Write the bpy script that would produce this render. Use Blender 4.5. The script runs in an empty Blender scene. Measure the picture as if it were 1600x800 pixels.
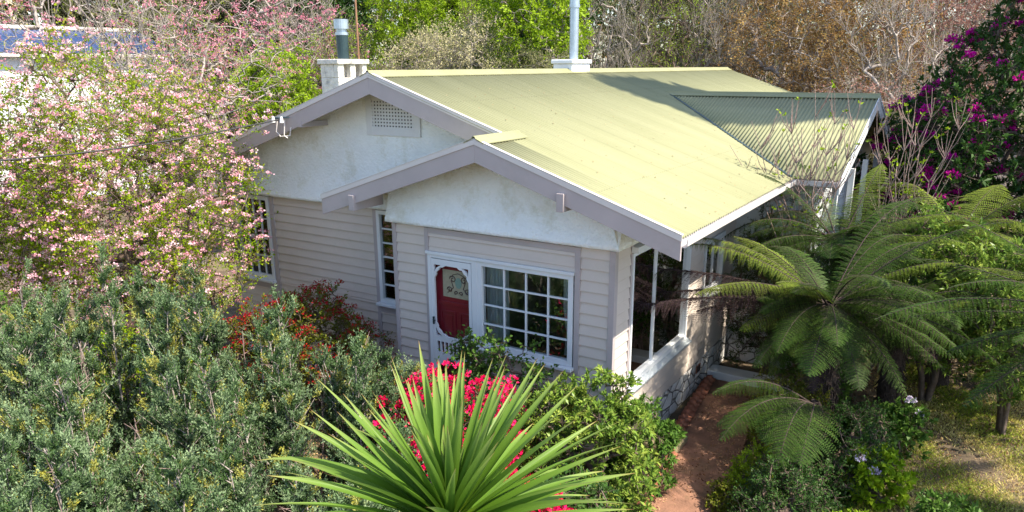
import bpy, bmesh, math, random
import numpy as np
from mathutils import Vector, Matrix

rng = np.random.default_rng(7)
random.seed(7)
sc = bpy.context.scene
C = sc.collection
R = math.radians

# ------------------------------------------------------------------ camera
cam_d = bpy.data.cameras.new('camera')
cam = bpy.data.objects.new('camera', cam_d); C.objects.link(cam)
YAW, PITCH, ROLL = 0.5603, -0.2861, -0.0048
_cy, _sy, _cp, _sp = math.cos(YAW), math.sin(YAW), math.cos(PITCH), math.sin(PITCH)
Fv = Vector((-_sy*_cp, _cy*_cp, _sp)); Rv = Vector((_cy, _sy, 0)); Uv = Rv.cross(Fv)
Rr = Rv*math.cos(ROLL)+Uv*math.sin(ROLL); Ur = Uv*math.cos(ROLL)-Rv*math.sin(ROLL)
mw = Matrix((Rr, Ur, -Fv)).transposed().to_4x4(); mw.translation = Vector((3.939, -8.779, 4.797))
cam.matrix_world = mw
cam_d.sensor_width = 36; cam_d.lens = 1181.5/1600*36
cam_d.shift_y = 52.2/1600
cam_d.clip_start = 0.1; cam_d.clip_end = 600
sc.camera = cam

# ------------------------------------------------------------------ light
SUN_EL, SUN_AZ = 53, 7          # azimuth from +x towards +y
w = bpy.data.worlds.new('World'); sc.world = w; w.use_nodes = True
nt = w.node_tree; bg = nt.nodes['Background']
sky = nt.nodes.new('ShaderNodeTexSky'); sky.sky_type = 'NISHITA'; sky.sun_disc = False
sky.sun_elevation = R(SUN_EL); sky.sun_rotation = R(90-SUN_AZ)
nt.links.new(sky.outputs[0], bg.inputs[0]); bg.inputs[1].default_value = 0.15
sd = bpy.data.lights.new('sun', 'SUN'); sun = bpy.data.objects.new('sun', sd); C.objects.link(sun)
sd.energy = 5.0; sd.angle = R(0.53); sd.color = (1, 0.90, 0.74)
dv = Vector((math.cos(R(SUN_EL))*math.cos(R(SUN_AZ)), math.cos(R(SUN_EL))*math.sin(R(SUN_AZ)), math.sin(R(SUN_EL))))
sun.rotation_euler = dv.to_track_quat('Z', 'Y').to_euler(); sun.location = dv*40
sc.view_settings.view_transform = 'Standard'; sc.view_settings.look = 'None'
sc.view_settings.exposure = 1.16; sc.view_settings.gamma = 1
try:
    sc.cycles.max_bounces = 6; sc.cycles.diffuse_bounces = 3; sc.cycles.glossy_bounces = 3
    sc.cycles.transmission_bounces = 3; sc.cycles.transparent_max_bounces = 8
except Exception: pass

# ------------------------------------------------------------------ materials
def newmat(name):
    m = bpy.data.materials.new(name); m.use_nodes = True
    return m, m.node_tree, m.node_tree.nodes['Principled BSDF']

def paint(name, col, rough=0.6, var=0.06, scale=3.0, bump=0.0, bscale=60, metal=0.0, dirt=None, dscale=1.2):
    m, t, p = newmat(name)
    tc = t.nodes.new('ShaderNodeTexCoord')
    n = t.nodes.new('ShaderNodeTexNoise'); n.inputs['Scale'].default_value = scale; n.inputs['Detail'].default_value = 6
    t.links.new(tc.outputs['Object'], n.inputs['Vector'])
    r = t.nodes.new('ShaderNodeValToRGB')
    c = np.array(col)
    r.color_ramp.elements[0].position = 0.3; r.color_ramp.elements[1].position = 0.7
    r.color_ramp.elements[0].color = (*(c*(1-var)), 1); r.color_ramp.elements[1].color = (*np.clip(c*(1+var), 0, 1), 1)
    t.links.new(n.outputs['Fac'], r.inputs[0])
    out = r.outputs[0]
    if dirt:
        n2 = t.nodes.new('ShaderNodeTexNoise'); n2.inputs['Scale'].default_value = dscale; n2.inputs['Detail'].default_value = 9; n2.inputs['Roughness'].default_value = .75
        t.links.new(tc.outputs['Object'], n2.inputs['Vector'])
        r2 = t.nodes.new('ShaderNodeValToRGB'); r2.color_ramp.elements[0].position = .5; r2.color_ramp.elements[1].position = .72
        t.links.new(n2.outputs['Fac'], r2.inputs[0])
        mx = t.nodes.new('ShaderNodeMixRGB'); mx.inputs[2].default_value = (*dirt, 1)
        t.links.new(r2.outputs[0], mx.inputs[0]); t.links.new(out, mx.inputs[1]); out = mx.outputs[0]
    t.links.new(out, p.inputs['Base Color'])
    p.inputs['Roughness'].default_value = rough; p.inputs['Metallic'].default_value = metal
    if bump:
        n3 = t.nodes.new('ShaderNodeTexNoise'); n3.inputs['Scale'].default_value = bscale; n3.inputs['Detail'].default_value = 5
        t.links.new(tc.outputs['Object'], n3.inputs['Vector'])
        b = t.nodes.new('ShaderNodeBump'); b.inputs['Strength'].default_value = bump; b.inputs['Distance'].default_value = .02
        t.links.new(n3.outputs['Fac'], b.inputs['Height']); t.links.new(b.outputs[0], p.inputs['Normal'])
    return m

def leafmat(name, cols, transl=.3, rough=.5, attr='rnd', spec=.14):
    m, t, p = newmat(name)
    a = t.nodes.new('ShaderNodeAttribute'); a.attribute_name = attr
    r = t.nodes.new('ShaderNodeValToRGB')
    e = r.color_ramp.elements
    if attr == 'rnd' and 'curtain' not in name:
        cc = np.array(cols); lum = cc.mean(1, keepdims=True); cols = [tuple(q) for q in np.clip((lum+(cc-lum)*1.18)*1.18, .003, .92)]
    while len(e) < len(cols): e.new(.5)
    for i, c in enumerate(cols):
        e[i].position = i/(len(cols)-1); e[i].color = (*c, 1)
    t.links.new(a.outputs['Fac'], r.inputs[0])
    t.links.new(r.outputs[0], p.inputs['Base Color'])
    p.inputs['Roughness'].default_value = rough
    p.inputs['Specular IOR Level'].default_value = spec
    tr = t.nodes.new('ShaderNodeBsdfTranslucent')
    t.links.new(r.outputs[0], tr.inputs[0])
    mx = t.nodes.new('ShaderNodeMixShader'); mx.inputs[0].default_value = transl
    t.links.new(p.outputs[0], mx.inputs[1]); t.links.new(tr.outputs[0], mx.inputs[2])
    t.links.new(mx.outputs[0], t.nodes['Material Output'].inputs[0])
    return m

def glassmat(name, refl=.25, tint=(.9, .95, .95)):
    m, t, p = newmat(name)
    t.nodes.remove(p)
    g = t.nodes.new('ShaderNodeBsdfGlossy'); g.inputs['Roughness'].default_value = .01; g.inputs[0].default_value = (1, 1, 1, 1)
    tp = t.nodes.new('ShaderNodeBsdfTransparent'); tp.inputs[0].default_value = (*tint, 1)
    f = t.nodes.new('ShaderNodeFresnel'); f.inputs[0].default_value = 1.5
    ad = t.nodes.new('ShaderNodeMath'); ad.operation = 'ADD'; ad.inputs[1].default_value = refl; ad.use_clamp = True
    t.links.new(f.outputs[0], ad.inputs[0])
    mx = t.nodes.new('ShaderNodeMixShader')
    t.links.new(ad.outputs[0], mx.inputs[0]); t.links.new(tp.outputs[0], mx.inputs[1]); t.links.new(g.outputs[0], mx.inputs[2])
    t.links.new(mx.outputs[0], t.nodes['Material Output'].inputs[0])
    return m

M = {}
M['white'] = paint('white_paint', (.68, .70, .72), .45, .04)
M['board'] = paint('beige_board_paint', (.575, .50, .445), .55, .06, 2.0, .05, 30, dirt=(.52, .46, .40), dscale=2)
M['trim'] = paint('mauve_trim_paint', (.415, .365, .365), .55, .06, 2, dirt=(.36, .32, .31), dscale=1.5)
M['cap'] = paint('pale_capping', (.62, .58, .56), .4, .05)
M['stucco'] = paint('rough_stucco', (.86, .89, .89), .9, .05, 5, 1.0, 26, dirt=(.62, .62, .53), dscale=2.5)
M['stone'] = paint('white_painted_stone', (.72, .71, .70), .9, .08, 6, 1.0, 9, dirt=(.35, .33, .32), dscale=4)
M['chimney'] = paint('rough_white_render', (.62, .60, .57), .9, .12, 8, 1.0, 22, dirt=(.16, .155, .15), dscale=4.5)
M['soffit'] = paint('weathered_soffit', (.22, .18, .12), .8, .25, 6)
M['dark'] = paint('painted_void_shade', (.02, .018, .02), .9, .1)  # near-black paint for the shade inside vents
M['red'] = paint('red_door_paint', (.16, .008, .016), .35, .12)
M['floor'] = paint('interior_timber_floor', (.09, .05, .04), .4, .2, 4)
M['inwall'] = paint('interior_wall_paint', (.16, .14, .15), .8, .1)
M['curtain'] = leafmat('sheer_curtain', [(.75, .78, .8), (.8, .82, .82)], .35, .8)
M['galv'] = paint('galvanised_steel', (.42, .50, .58), .35, .1, 8, metal=.7)
M['darksteel'] = paint('dark_green_steel', (.028, .055, .065), .35, .15, 6, metal=.3)
M['brass'] = paint('brass', (.6, .45, .15), .3, .05, metal=1)
M['black'] = paint('black_rubber', (.015, .015, .017), .6, .1)
M['terracotta'] = paint('terracotta', (.36, .13, .075), .8, .25, 7, .5, 40, dirt=(.16, .10, .06), dscale=3)
M['leadglass'] = paint('cream_leadlight_glass', (.33, .30, .21), .2, .1, 20)
M['green_glass'] = paint('green_leadlight', (.18, .27, .22), .2, .1, 20)
M['lead'] = paint('lead_came', (.07, .04, .03), .4, .1)
M['glass'] = glassmat('window_glass', .06)
M['glass_side'] = glassmat('side_window_glass', .6, (.34, .42, .38))
M['slate'] = paint('blue_roof_sheet', (.035, .06, .15), .35, .2, 3)
M['cream'] = paint('cream_render', (.62, .55, .42), .8, .05)
M['palewall'] = paint('pale_wall', (.72, .74, .78), .8, .05)
M['bark'] = paint('brown_bark', (.12, .085, .065), .9, .35, 12, .8, 30)
M['greybark'] = paint('grey_bark', (.30, .26, .235), .9, .35, 12, .8, 30)
M['palebark'] = paint('pale_pinkish_bark', (.25, .18, .16), .8, .3, 12, .6, 40)
M['darkbark'] = paint('dark_fibrous_bark', (.045, .03, .025), .95, .4, 20, 1.0, 40)
M['copper'] = paint('brown_pipe', (.25, .13, .07), .5, .2)

def stonemat():
    m = M['stone']; t = m.node_tree; p = t.nodes['Principled BSDF']; N = t.nodes.new
    tc = N('ShaderNodeTexCoord'); v = N('ShaderNodeTexVoronoi'); v.feature = 'DISTANCE_TO_EDGE'; v.inputs['Scale'].default_value = 4.2
    mp = N('ShaderNodeMapping'); mp.inputs['Scale'].default_value = (1, .7, 1.3); t.links.new(tc.outputs['Object'], mp.inputs[0]); t.links.new(mp.outputs[0], v.inputs['Vector'])
    r = N('ShaderNodeValToRGB'); r.color_ramp.elements[0].position = .0; r.color_ramp.elements[1].position = .07
    r.color_ramp.elements[0].color = (.25, .24, .23, 1); r.color_ramp.elements[1].color = (1, 1, 1, 1); t.links.new(v.outputs['Distance'], r.inputs[0])
    src = p.inputs['Base Color'].links[0].from_socket; mx = N('ShaderNodeMixRGB'); mx.blend_type = 'MULTIPLY'; mx.inputs[0].default_value = 1
    t.links.new(src, mx.inputs[1]); t.links.new(r.outputs[0], mx.inputs[2]); t.links.new(mx.outputs[0], p.inputs['Base Color'])
    b = N('ShaderNodeBump'); b.inputs['Strength'].default_value = 1; b.inputs['Distance'].default_value = .05; t.links.new(r.outputs[0], b.inputs['Height'])
    t.links.new(p.inputs['Normal'].links[0].from_socket, b.inputs['Normal']); t.links.new(b.outputs[0], p.inputs['Normal'])
stonemat()
def roofmat():
    m, t, p = newmat('cream_green_roof')
    N = t.nodes.new; Lk = t.links.new
    tc = N('ShaderNodeTexCoord'); sx = N('ShaderNodeSeparateXYZ'); Lk(tc.outputs['Object'], sx.inputs[0])
    n = N('ShaderNodeTexNoise'); n.inputs['Scale'].default_value = .7; n.inputs['Detail'].default_value = 8
    mp = N('ShaderNodeMapping'); mp.inputs['Scale'].default_value = (.6, 2.6, 1); Lk(tc.outputs['Object'], mp.inputs[0]); Lk(mp.outputs[0], n.inputs[0])
    r = N('ShaderNodeValToRGB'); r.color_ramp.elements[0].position = .35; r.color_ramp.elements[1].position = .65
    r.color_ramp.elements[0].color = (.235, .240, .132, 1); r.color_ramp.elements[1].color = (.262, .265, .152, 1); Lk(n.outputs['Fac'], r.inputs[0])
    n2 = N('ShaderNodeTexNoise'); n2.inputs['Scale'].default_value = 14; n2.inputs['Detail'].default_value = 4; Lk(tc.outputs['Object'], n2.inputs[0])
    r2 = N('ShaderNodeValToRGB'); r2.color_ramp.elements[0].position = .66; r2.color_ramp.elements[1].position = .74; Lk(n2.outputs['Fac'], r2.inputs[0])
    mx = N('ShaderNodeMixRGB'); mx.inputs[2].default_value = (.20, .20, .12, 1); Lk(r.outputs[0], mx.inputs[1])
    k = N('ShaderNodeMath'); k.operation = 'MULTIPLY'; k.inputs[1].default_value = .6; Lk(r2.outputs[0], k.inputs[0]); Lk(k.outputs[0], mx.inputs[0])
    # screw heads: rows across the slope
    def fr(sock, period, width):
        a = N('ShaderNodeMath'); a.operation = 'DIVIDE'; Lk(sock, a.inputs[0]); a.inputs[1].default_value = period
        b = N('ShaderNodeMath'); b.operation = 'FRACT'; Lk(a.outputs[0], b.inputs[0])
        c = N('ShaderNodeMath'); c.operation = 'LESS_THAN'; Lk(b.outputs[0], c.inputs[0]); c.inputs[1].default_value = width
        return c.outputs[0]
    a = fr(sx.outputs['X'], .9, .025); b = fr(sx.outputs['Y'], .228, .09)
    ml = N('ShaderNodeMath'); ml.operation = 'MULTIPLY'; Lk(a, ml.inputs[0]); Lk(b, ml.inputs[1])
    mx2 = N('ShaderNodeMixRGB'); mx2.inputs[2].default_value = (.26, .25, .15, 1); Lk(ml.outputs[0], mx2.inputs[0]); Lk(mx.outputs[0], mx2.inputs[1])
    # tone differs a little from sheet to sheet, grime sits along the laps
    def mth(op, a_, b_=None):
        q = N('ShaderNodeMath'); q.operation = op
        for i_, v_ in enumerate((a_, b_)):
            if v_ is None: continue
            if isinstance(v_, (int, float)): q.inputs[i_].default_value = v_
            else: Lk(v_, q.inputs[i_])
        return q.outputs[0]
    dv_ = mth('DIVIDE', sx.outputs['Y'], .762); wn = N('ShaderNodeTexWhiteNoise'); wn.noise_dimensions = '1D'; Lk(mth('FLOOR', dv_), wn.inputs['W'])
    tone = mth('ADD', mth('MULTIPLY', wn.outputs['Value'], .05), .97)
    n4 = N('ShaderNodeTexNoise'); n4.inputs['Scale'].default_value = 3; Lk(tc.outputs['Object'], n4.inputs[0])
    seam = mth('MULTIPLY', mth('LESS_THAN', mth('FRACT', dv_), .045), mth('MULTIPLY', n4.outputs['Fac'], .13))
    lap = mth('MULTIPLY', mth('LESS_THAN', mth('FRACT', mth('DIVIDE', sx.outputs['X'], 2.9)), .006), .14)
    tone = mth('SUBTRACT', mth('SUBTRACT', tone, seam), lap)
    vm = N('ShaderNodeVectorMath'); vm.operation = 'SCALE'; Lk(mx2.outputs[0], vm.inputs[0]); Lk(tone, vm.inputs['Scale'])
    Lk(vm.outputs[0], p.inputs['Base Color']); p.inputs['Roughness'].default_value = .75; p.inputs['Specular IOR Level'].default_value = .25
    return m
M['roof'] = roofmat()

# foliage palettes (real-world albedos, bar the painted sunlit fern)
LM = {}
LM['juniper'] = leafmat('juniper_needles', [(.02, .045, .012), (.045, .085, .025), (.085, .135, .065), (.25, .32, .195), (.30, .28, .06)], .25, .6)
LM['lime'] = leafmat('lime_leaf', [(.10, .17, .02), (.22, .32, .04), (.32, .42, .07)], .4, .5)
LM['cherry_leaf'] = leafmat('young_cherry_leaf', [(.09, .16, .015), (.21, .31, .03), (.28, .24, .06)], .42, .5)
LM['cherry_flower'] = leafmat('pale_pink_petal', [(.50, .18, .25), (.70, .43, .49), (.86, .72, .75)], .35, .7)
LM['pink_flower'] = leafmat('deep_pink_petal', [(.30, .07, .12), (.54, .24, .31), (.68, .44, .48)], .35, .7)
LM['hot_pink'] = leafmat('hot_pink_petal', [(.36, .006, .05), (.62, .015, .11), (.74, .08, .20)], .35, .6)
LM['red_leaf'] = leafmat('red_azalea_leaf', [(.15, .01, .018), (.25, .022, .03), (.34, .045, .03)], .3, .5)
LM['azalea_leaf'] = leafmat('azalea_leaf', [(.05, .07, .012), (.10, .12, .02), (.16, .15, .03)], .3, .5)
LM['dark_leaf'] = leafmat('dark_leaf', [(.015, .035, .012), (.035, .075, .02), (.06, .11, .03)], .25, .45)
LM['mid_leaf'] = leafmat('mid_green_leaf', [(.035, .075, .015), (.07, .13, .03), (.12, .20, .05)], .3, .45)
LM['pieris'] = leafmat('pieris_leaf', [(.05, .10, .025), (.13, .20, .045), (.28, .33, .09)], .3, .35)
LM['fern'] = leafmat('fern_pinnule', [(.02, .045, .014), (.048, .088, .022), (.10, .145, .04)], .35, .5)
LM['fern_lit'] = leafmat('fern_pinnule_sunlit', [(.09, .14, .03), (.16, .21, .05), (.25, .29, .08)], .4, .5)  # lighter frond copy, sunlight painted into its colour
LM['fern_dead'] = leafmat('dead_fern_pinnule', [(.018, .012, .016), (.035, .024, .028), (.07, .045, .04)], .1, .9)
LM['magenta'] = leafmat('magenta_petal', [(.22, .004, .12), (.42, .01, .24), (.58, .05, .36)], .3, .6)
LM['olive'] = leafmat('olive_grey_leaf', [(.07, .08, .035), (.13, .14, .06), (.22, .21, .12)], .25, .7)
LM['beige'] = leafmat('beige_blossom', [(.18, .19, .08), (.36, .34, .20), (.55, .50, .36)], .3, .8)
LM['orange'] = leafmat('russet_leaf', [(.12, .08, .04), (.27, .165, .075), (.40, .31, .13)], .3, .8)
LM['rusty_pink'] = leafmat('rusty_pink_leaf', [(.14, .08, .065), (.25, .14, .12), (.33, .21, .18)], .3, .8)
LM['grass'] = leafmat('grass_blade', [(.13, .20, .03), (.38, .38, .10), (.66, .55, .30)], .3, .7)
LM['litter'] = leafmat('leaf_litter', [(.10, .05, .03), (.25, .14, .08), (.42, .30, .18)], .1, .9)
LM['strap'] = leafmat('strap_leaf', [(.05, .12, .02), (.11, .22, .035), (.17, .30, .05)], .35, .4)
LM['lilac'] = leafmat('lilac_petal', [(.35, .30, .48), (.55, .48, .62), (.62, .60, .70)], .3, .7)

def palmmat():
    m = leafmat('palm_blade', [(.20, .30, .02), (.07, .15, .012), (.10, .20, .022), (.15, .26, .045), (.25, .34, .09), (.34, .32, .10), (.28, .12, .06)], .38, .38, attr='along')
    t = m.node_tree; e = [n for n in t.nodes if n.type == 'VALTORGB'][0].color_ramp.elements
    for i, q in enumerate([0, .15, .4, .7, .9, .965, 1]): e[i].position = q
    return m
LM['palm'] = palmmat()

# ------------------------------------------------------------------ object helpers
def link(name, me, mats, parent=None):
    o = bpy.data.objects.new(name, me); C.objects.link(o)
    for m in (mats if isinstance(mats, (list, tuple)) else [mats]): me.materials.append(m)
    if parent: o.parent = parent
    return o
def tag(o, label=None, cat=None, group=None, kind=None):
    if label: o['label'] = label
    if cat: o['category'] = cat
    if group: o['group'] = group
    if kind: o['kind'] = kind
    return o
def thing(name, label, cat, loc=(0, 0, 0), group=None):
    """Empty at the thing's base. Parts are built in world coordinates and shifted back."""
    o = bpy.data.objects.new(name, None); C.objects.link(o); o.location = loc
    return tag(o, label, cat, group)
def mesh_np(name, V, F, mats, parent=None, midx=None, attrs=None, smooth=False, off=(0, 0, 0)):
    V = np.asarray(V, np.float32)-np.asarray(off, np.float32); F = np.asarray(F, np.int32)
    me = bpy.data.meshes.new(name)
    nf, k = F.shape
    me.vertices.add(len(V)); me.vertices.foreach_set('co', V.ravel())
    me.loops.add(nf*k); me.loops.foreach_set('vertex_index', F.ravel())
    me.polygons.add(nf); me.polygons.foreach_set('loop_start', np.arange(0, nf*k, k, dtype=np.int32))
    try: me.polygons.foreach_set('loop_total', np.full(nf, k, np.int32))
    except Exception: pass
    if midx is not None: me.polygons.foreach_set('material_index', np.asarray(midx, np.int32))
    if smooth: me.polygons.foreach_set('use_smooth', np.ones(nf, bool))
    for an, av in (attrs or {}).items():
        a = me.attributes.new(an, 'FLOAT', 'POINT'); a.data.foreach_set('value', np.asarray(av, np.float32))
    me.update(calc_edges=True)
    return link(name, me, mats, parent)

class MB:
    """collects boxes / polygons / prisms into ONE mesh object"""
    def __init__(s): s.v = []; s.f = []; s.m = []
    def poly(s, pts, m=0):
        i = len(s.v); s.v += [tuple(p) for p in pts]; s.f.append(tuple(range(i, i+len(pts)))); s.m.append(m)
    def hexa(s, a, b, m=0):
        """a: 4 bottom points, b: 4 top points"""
        i = len(s.v); s.v += [tuple(p) for p in a]+[tuple(p) for p in b]
        for q in ((3, 2, 1, 0), (4, 5, 6, 7), (0, 1, 5, 4), (1, 2, 6, 5), (2, 3, 7, 6), (3, 0, 4, 7)):
            s.f.append(tuple(i+k for k in q)); s.m.append(m)
    def box(s, x0, x1, y0, y1, z0, z1, m=0):
        s.hexa([(x0, y0, z0), (x1, y0, z0), (x1, y1, z0), (x0, y1, z0)], [(x0, y0, z1), (x1, y0, z1), (x1, y1, z1), (x0, y1, z1)], m)
    def prism(s, pts, ext, m=0):
        """closed polygon pts extruded by vector ext"""
        n = len(pts); i = len(s.v); e = Vector(ext)
        s.v += [tuple(p) for p in pts]+[tuple(Vector(p)+e) for p in pts]
        s.f.append(tuple(range(i, i+n))[::-1]); s.f.append(tuple(range(i+n, i+2*n))); s.m += [m, m]
        for k in range(n):
            s.f.append((i+k, i+(k+1) % n, i+n+(k+1) % n, i+n+k)); s.m.append(m)
    def tube(s, pts, r, n=8, m=0):
        P = [Vector(p) for p in pts]; rs = r if isinstance(r, (list, tuple)) else [r]*len(P); i = len(s.v)
        for k, p in enumerate(P):
            d = (P[min(k+1, len(P)-1)]-P[max(k-1, 0)]).normalized()
            u = d.orthogonal().normalized() if abs(d.z) > .95 else d.cross(Vector((0, 0, 1))).normalized(); v = d.cross(u)
            for j in range(n):
                a = 2*math.pi*j/n; s.v.append(tuple(p+(u*math.cos(a)+v*math.sin(a))*rs[k]))
        for k in range(len(P)-1):
            for j in range(n):
                s.f.append((i+k*n+j, i+k*n+(j+1) % n, i+(k+1)*n+(j+1) % n, i+(k+1)*n+j)); s.m.append(m)
        s.f.append(tuple(i+j for j in range(n))[::-1]); s.m.append(m)
        s.f.append(tuple(i+(len(P)-1)*n+j for j in range(n))); s.m.append(m)
    def build(s, name, mats, parent=None, bevel=0, off=(0, 0, 0), smooth=False):
        me = bpy.data.meshes.new(name)
        me.from_pydata([(a-off[0], b-off[1], c-off[2]) for a, b, c in s.v], [], s.f); me.update()
        o = link(name, me, mats, parent)
        me.polygons.foreach_set('material_index', s.m)
        if smooth: me.polygons.foreach_set('use_smooth', [True]*len(s.f))
        if bevel:
            b = o.modifiers.new('bevel', 'BEVEL'); b.width = bevel; b.segments = 2; b.limit_method = 'ANGLE'
        return o

# ------------------------------------------------------------------ vegetation library
def unit(a): return a/np.maximum(np.linalg.norm(a, axis=-1, keepdims=True), 1e-9)
def rdir(n): return unit(rng.normal(size=(n, 3)))
class Leaves:
    def __init__(s): s.V = []; s.mi = []; s.r = []
    def add(s, P, D, Nn, L, Wd, mi, rnd=None, fold=.12):
        n = len(P)
        if n == 0: return
        D = unit(D); S = unit(np.cross(D, Nn)); U = np.cross(S, D)
        L = np.broadcast_to(L, (n,))[:, None]; Wd = np.broadcast_to(Wd, (n,))[:, None]
        mid = P+D*L*.45+U*L*fold
        v = np.stack([P, mid+S*Wd/2, P+D*L, mid-S*Wd/2], 1)
        s.V.append(v.reshape(-1, 3)); s.mi.append(np.broadcast_to(mi, (n,)))
        if rnd is None: rnd = rng.random(n)
        s.r.append(np.repeat(rnd, 4))
    def count(s): return sum(len(m) for m in s.mi)
    def build(s, name, mats, parent=None, off=(0, 0, 0)):
        V = np.concatenate(s.V); n = len(V)//4
        return mesh_np(name, V, np.arange(n*4).reshape(n, 4), mats, parent, np.concatenate(s.mi), {'rnd': np.concatenate(s.r)}, off=off)
def segtubes(P0, P1, R0, R1, n=4):
    D = unit(P1-P0); ref = np.where(np.abs(D[:, 2:3]) > .9, np.array([[1., 0, 0]]), np.array([[0, 0, 1.]]))
    U = unit(np.cross(D, ref)); W_ = np.cross(D, U)
    a = np.arange(n)*2*np.pi/n; ca, sa = np.cos(a)[None, :, None], np.sin(a)[None, :, None]
    ring = U[:, None]*ca+W_[:, None]*sa
    e = D*np.minimum(R1, .05)[:, None]*.4
    A = (P0-e)[:, None]+ring*R0[:, None, None]; B = (P1+e)[:, None]+ring*R1[:, None, None]
    V = np.concatenate([A, B], 1).reshape(-1, 3)
    j = np.arange(n); f = np.stack([j, (j+1) % n, (j+1) % n+n, j+n], 1)
    F = (np.arange(len(P0))*2*n)[:, None, None]+f[None]
    return V, F.reshape(-1, 4)
class Sticks:
    def __init__(s): s.a = []
    def add(s, P0, P1, R0, R1):
        n = len(P0)
        s.a.append((np.asarray(P0, float), np.asarray(P1, float), np.broadcast_to(R0, (n,)).astype(float), np.broadcast_to(R1, (n,)).astype(float)))
    def build(s, name, mat, parent=None, n=4, off=(0, 0, 0)):
        a = [np.concatenate([q[k] for q in s.a]) for k in range(4)]
        V, F = segtubes(*a, n=n)
        return mesh_np(name, V, F, mat, parent, off=off, smooth=True)
def skeleton(st, starts, targets, rt=.008, p=.5, jit=.12, steps=3):
    """starts: list of polylines (arrays) from ground to crown; targets joined greedily. returns unit direction at each target"""
    N = []; par = []; low = []
    for pl in starts:
        for i, q in enumerate(pl):
            par.append(-1 if i == 0 else len(N)-1); N.append(np.array(q, float)); low.append(i < len(pl)*.45)
    c0 = np.mean([pl[-1] for pl in starts], 0)
    T = np.asarray(targets, float); order = np.argsort(np.linalg.norm(T-c0, axis=1)); dirs = np.zeros_like(T)
    leaf = []
    for ti in order:
        t = T[ti]; A = np.array(N); d = np.linalg.norm(A-t, axis=1)+np.where(A[:, 2] > t[2], .6*(A[:, 2]-t[2]), 0)+np.array(low)*1e3
        j = int(np.argmin(d)); a = N[j]; prev = j; ln = np.linalg.norm(t-a)
        for k in range(1, steps+1):
            f = k/steps; q = a+(t-a)*f
            if k < steps: q = q+rng.normal(size=3)*ln*jit+np.array([0, 0, ln*.10*math.sin(f*math.pi)])
            N.append(q); par.append(prev); low.append(False); prev = len(N)-1
        dirs[ti] = N[prev]-N[par[prev]]; leaf.append(prev)
    N = np.array(N); par = np.array(par); cnt = np.zeros(len(N))
    cnt[leaf] = 1
    for i in range(len(N)-1, -1, -1):
        if par[i] >= 0: cnt[par[i]] += cnt[i]
    r = rt*np.maximum(cnt, 1)**p
    k = np.where(par >= 0)[0]
    st.add(N[par[k]], N[k], r[par[k]], r[k])
    return unit(dirs)
def ell(n, c, rad, inner=.25, low=-1.0, power=.45):
    """random points in an ellipsoid, denser to the outside; z cut below low"""
    out = np.zeros((0, 3))
    while len(out) < n:
        d = rdir(n*2); d = d[d[:, 2] > low]
        q = d*(inner+(1-inner)*rng.random((len(d), 1))**power)
        out = np.concatenate([out, q])
    q = out[:n]
    bump = 1+.18*np.sin(q[:, :1]*5+c[0])*np.cos(q[:, 1:2]*4+c[1])
    return np.array(c)+q*np.array(rad)*bump
def sprays(lv, st, cen, dirs, Rr_, m, n, L, Wd, mi, up=.25, tr=.003, spread=1.0, flat=.7, mats_p=None, tip=False, twig=True):
    K = len(cen); base = np.repeat(cen, m, 0); dd = np.repeat(dirs, m, 0)
    D = unit(rdir(K*m)*spread+dd*.6+np.array([0, 0, up]))
    ln = Rr_*(.45+.75*rng.random((K*m, 1)))
    E_ = base+D*ln
    if st is not None and twig: st.add(base, E_, tr, tr*.5)
    t = (.25+.8*rng.random((K*m, n, 1))) if not tip else (.85+.2*rng.random((K*m, n, 1)))
    P = base[:, None]+D[:, None]*ln[:, None]*t
    P = P.reshape(-1, 3)+rng.normal(size=(K*m*n, 3))*Rr_*.05
    DD = unit(np.repeat(D, n, 0)*.6+rdir(K*m*n)*.8)
    NN = unit(rdir(K*m*n)*(1-flat)+np.array([0, 0, flat]))
    q = len(P)
    mm = mi if mats_p is None else rng.choice(len(mats_p), q, p=mats_p)
    rb = np.repeat(rng.random(K), m*n)*.45+rng.random(q)*.55
    lv.add(P, DD, NN, L*(.6+.7*rng.random(q)), Wd*(.7+.5*rng.random(q)), mm, rb)
    return E_

def stems(base, n, spread, top, jit=.05):
    out = []
    for i in range(n):
        a = rng.random()*6.28; r = spread*rng.random()
        e = np.array([base[0]+math.cos(a)*r, base[1]+math.sin(a)*r, top])
        b = np.array([base[0]+math.cos(a)*r*.25, base[1]+math.sin(a)*r*.25, base[2]])
        pl = [b+(e-b)*f+rng.normal(size=3)*jit*(f > 0) for f in (0, .33, .66, 1)]
        out.append(pl)
    return out
def bush(name, label, cat, base, c, rad, K, m, n, L, Wd, leaf_mats, bark, group=None, mats_p=None, cr=.3, flowers=None, nst=4, low=-.5, inner=.35,
         rt=.006, up=.25, flat=.6, fname='blossoms', crown='foliage', stem='stems', tip=False, spread=1.0):
    root = thing(name, label, cat, tuple(base), group)
    lv, st = Leaves(), Sticks()
    T = ell(K, c, rad, inner, low)
    T = T[T[:, 2] > base[2]+.08]
    dirs = skeleton(st, stems(base, nst, min(rad[0], rad[1])*.4, base[2]+max(.1, (c[2]-base[2])*.75)), T, rt)
    E_ = sprays(lv, st, T, dirs, cr, m, n, L, Wd, 0, up, mats_p=mats_p, flat=flat, tip=tip, spread=spread)
    st.build(stem, bark, root, off=base); lv.build(crown, leaf_mats, root, off=base)
    if flowers:
        fl = Leaves(); fm, kk, per, fr, fL, fW, lowf = flowers
        out = E_[np.linalg.norm((E_-np.array(c))/np.array(rad), axis=1) > .8]
        out = out[out[:, 2] > lowf]
        if len(out):
            cc = out[rng.choice(len(out), min(kk, len(out)), replace=False)]
            balls(fl, cc, per, fr, fL, fW); fl.build(fname, fm, root, off=base)
    return root
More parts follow.
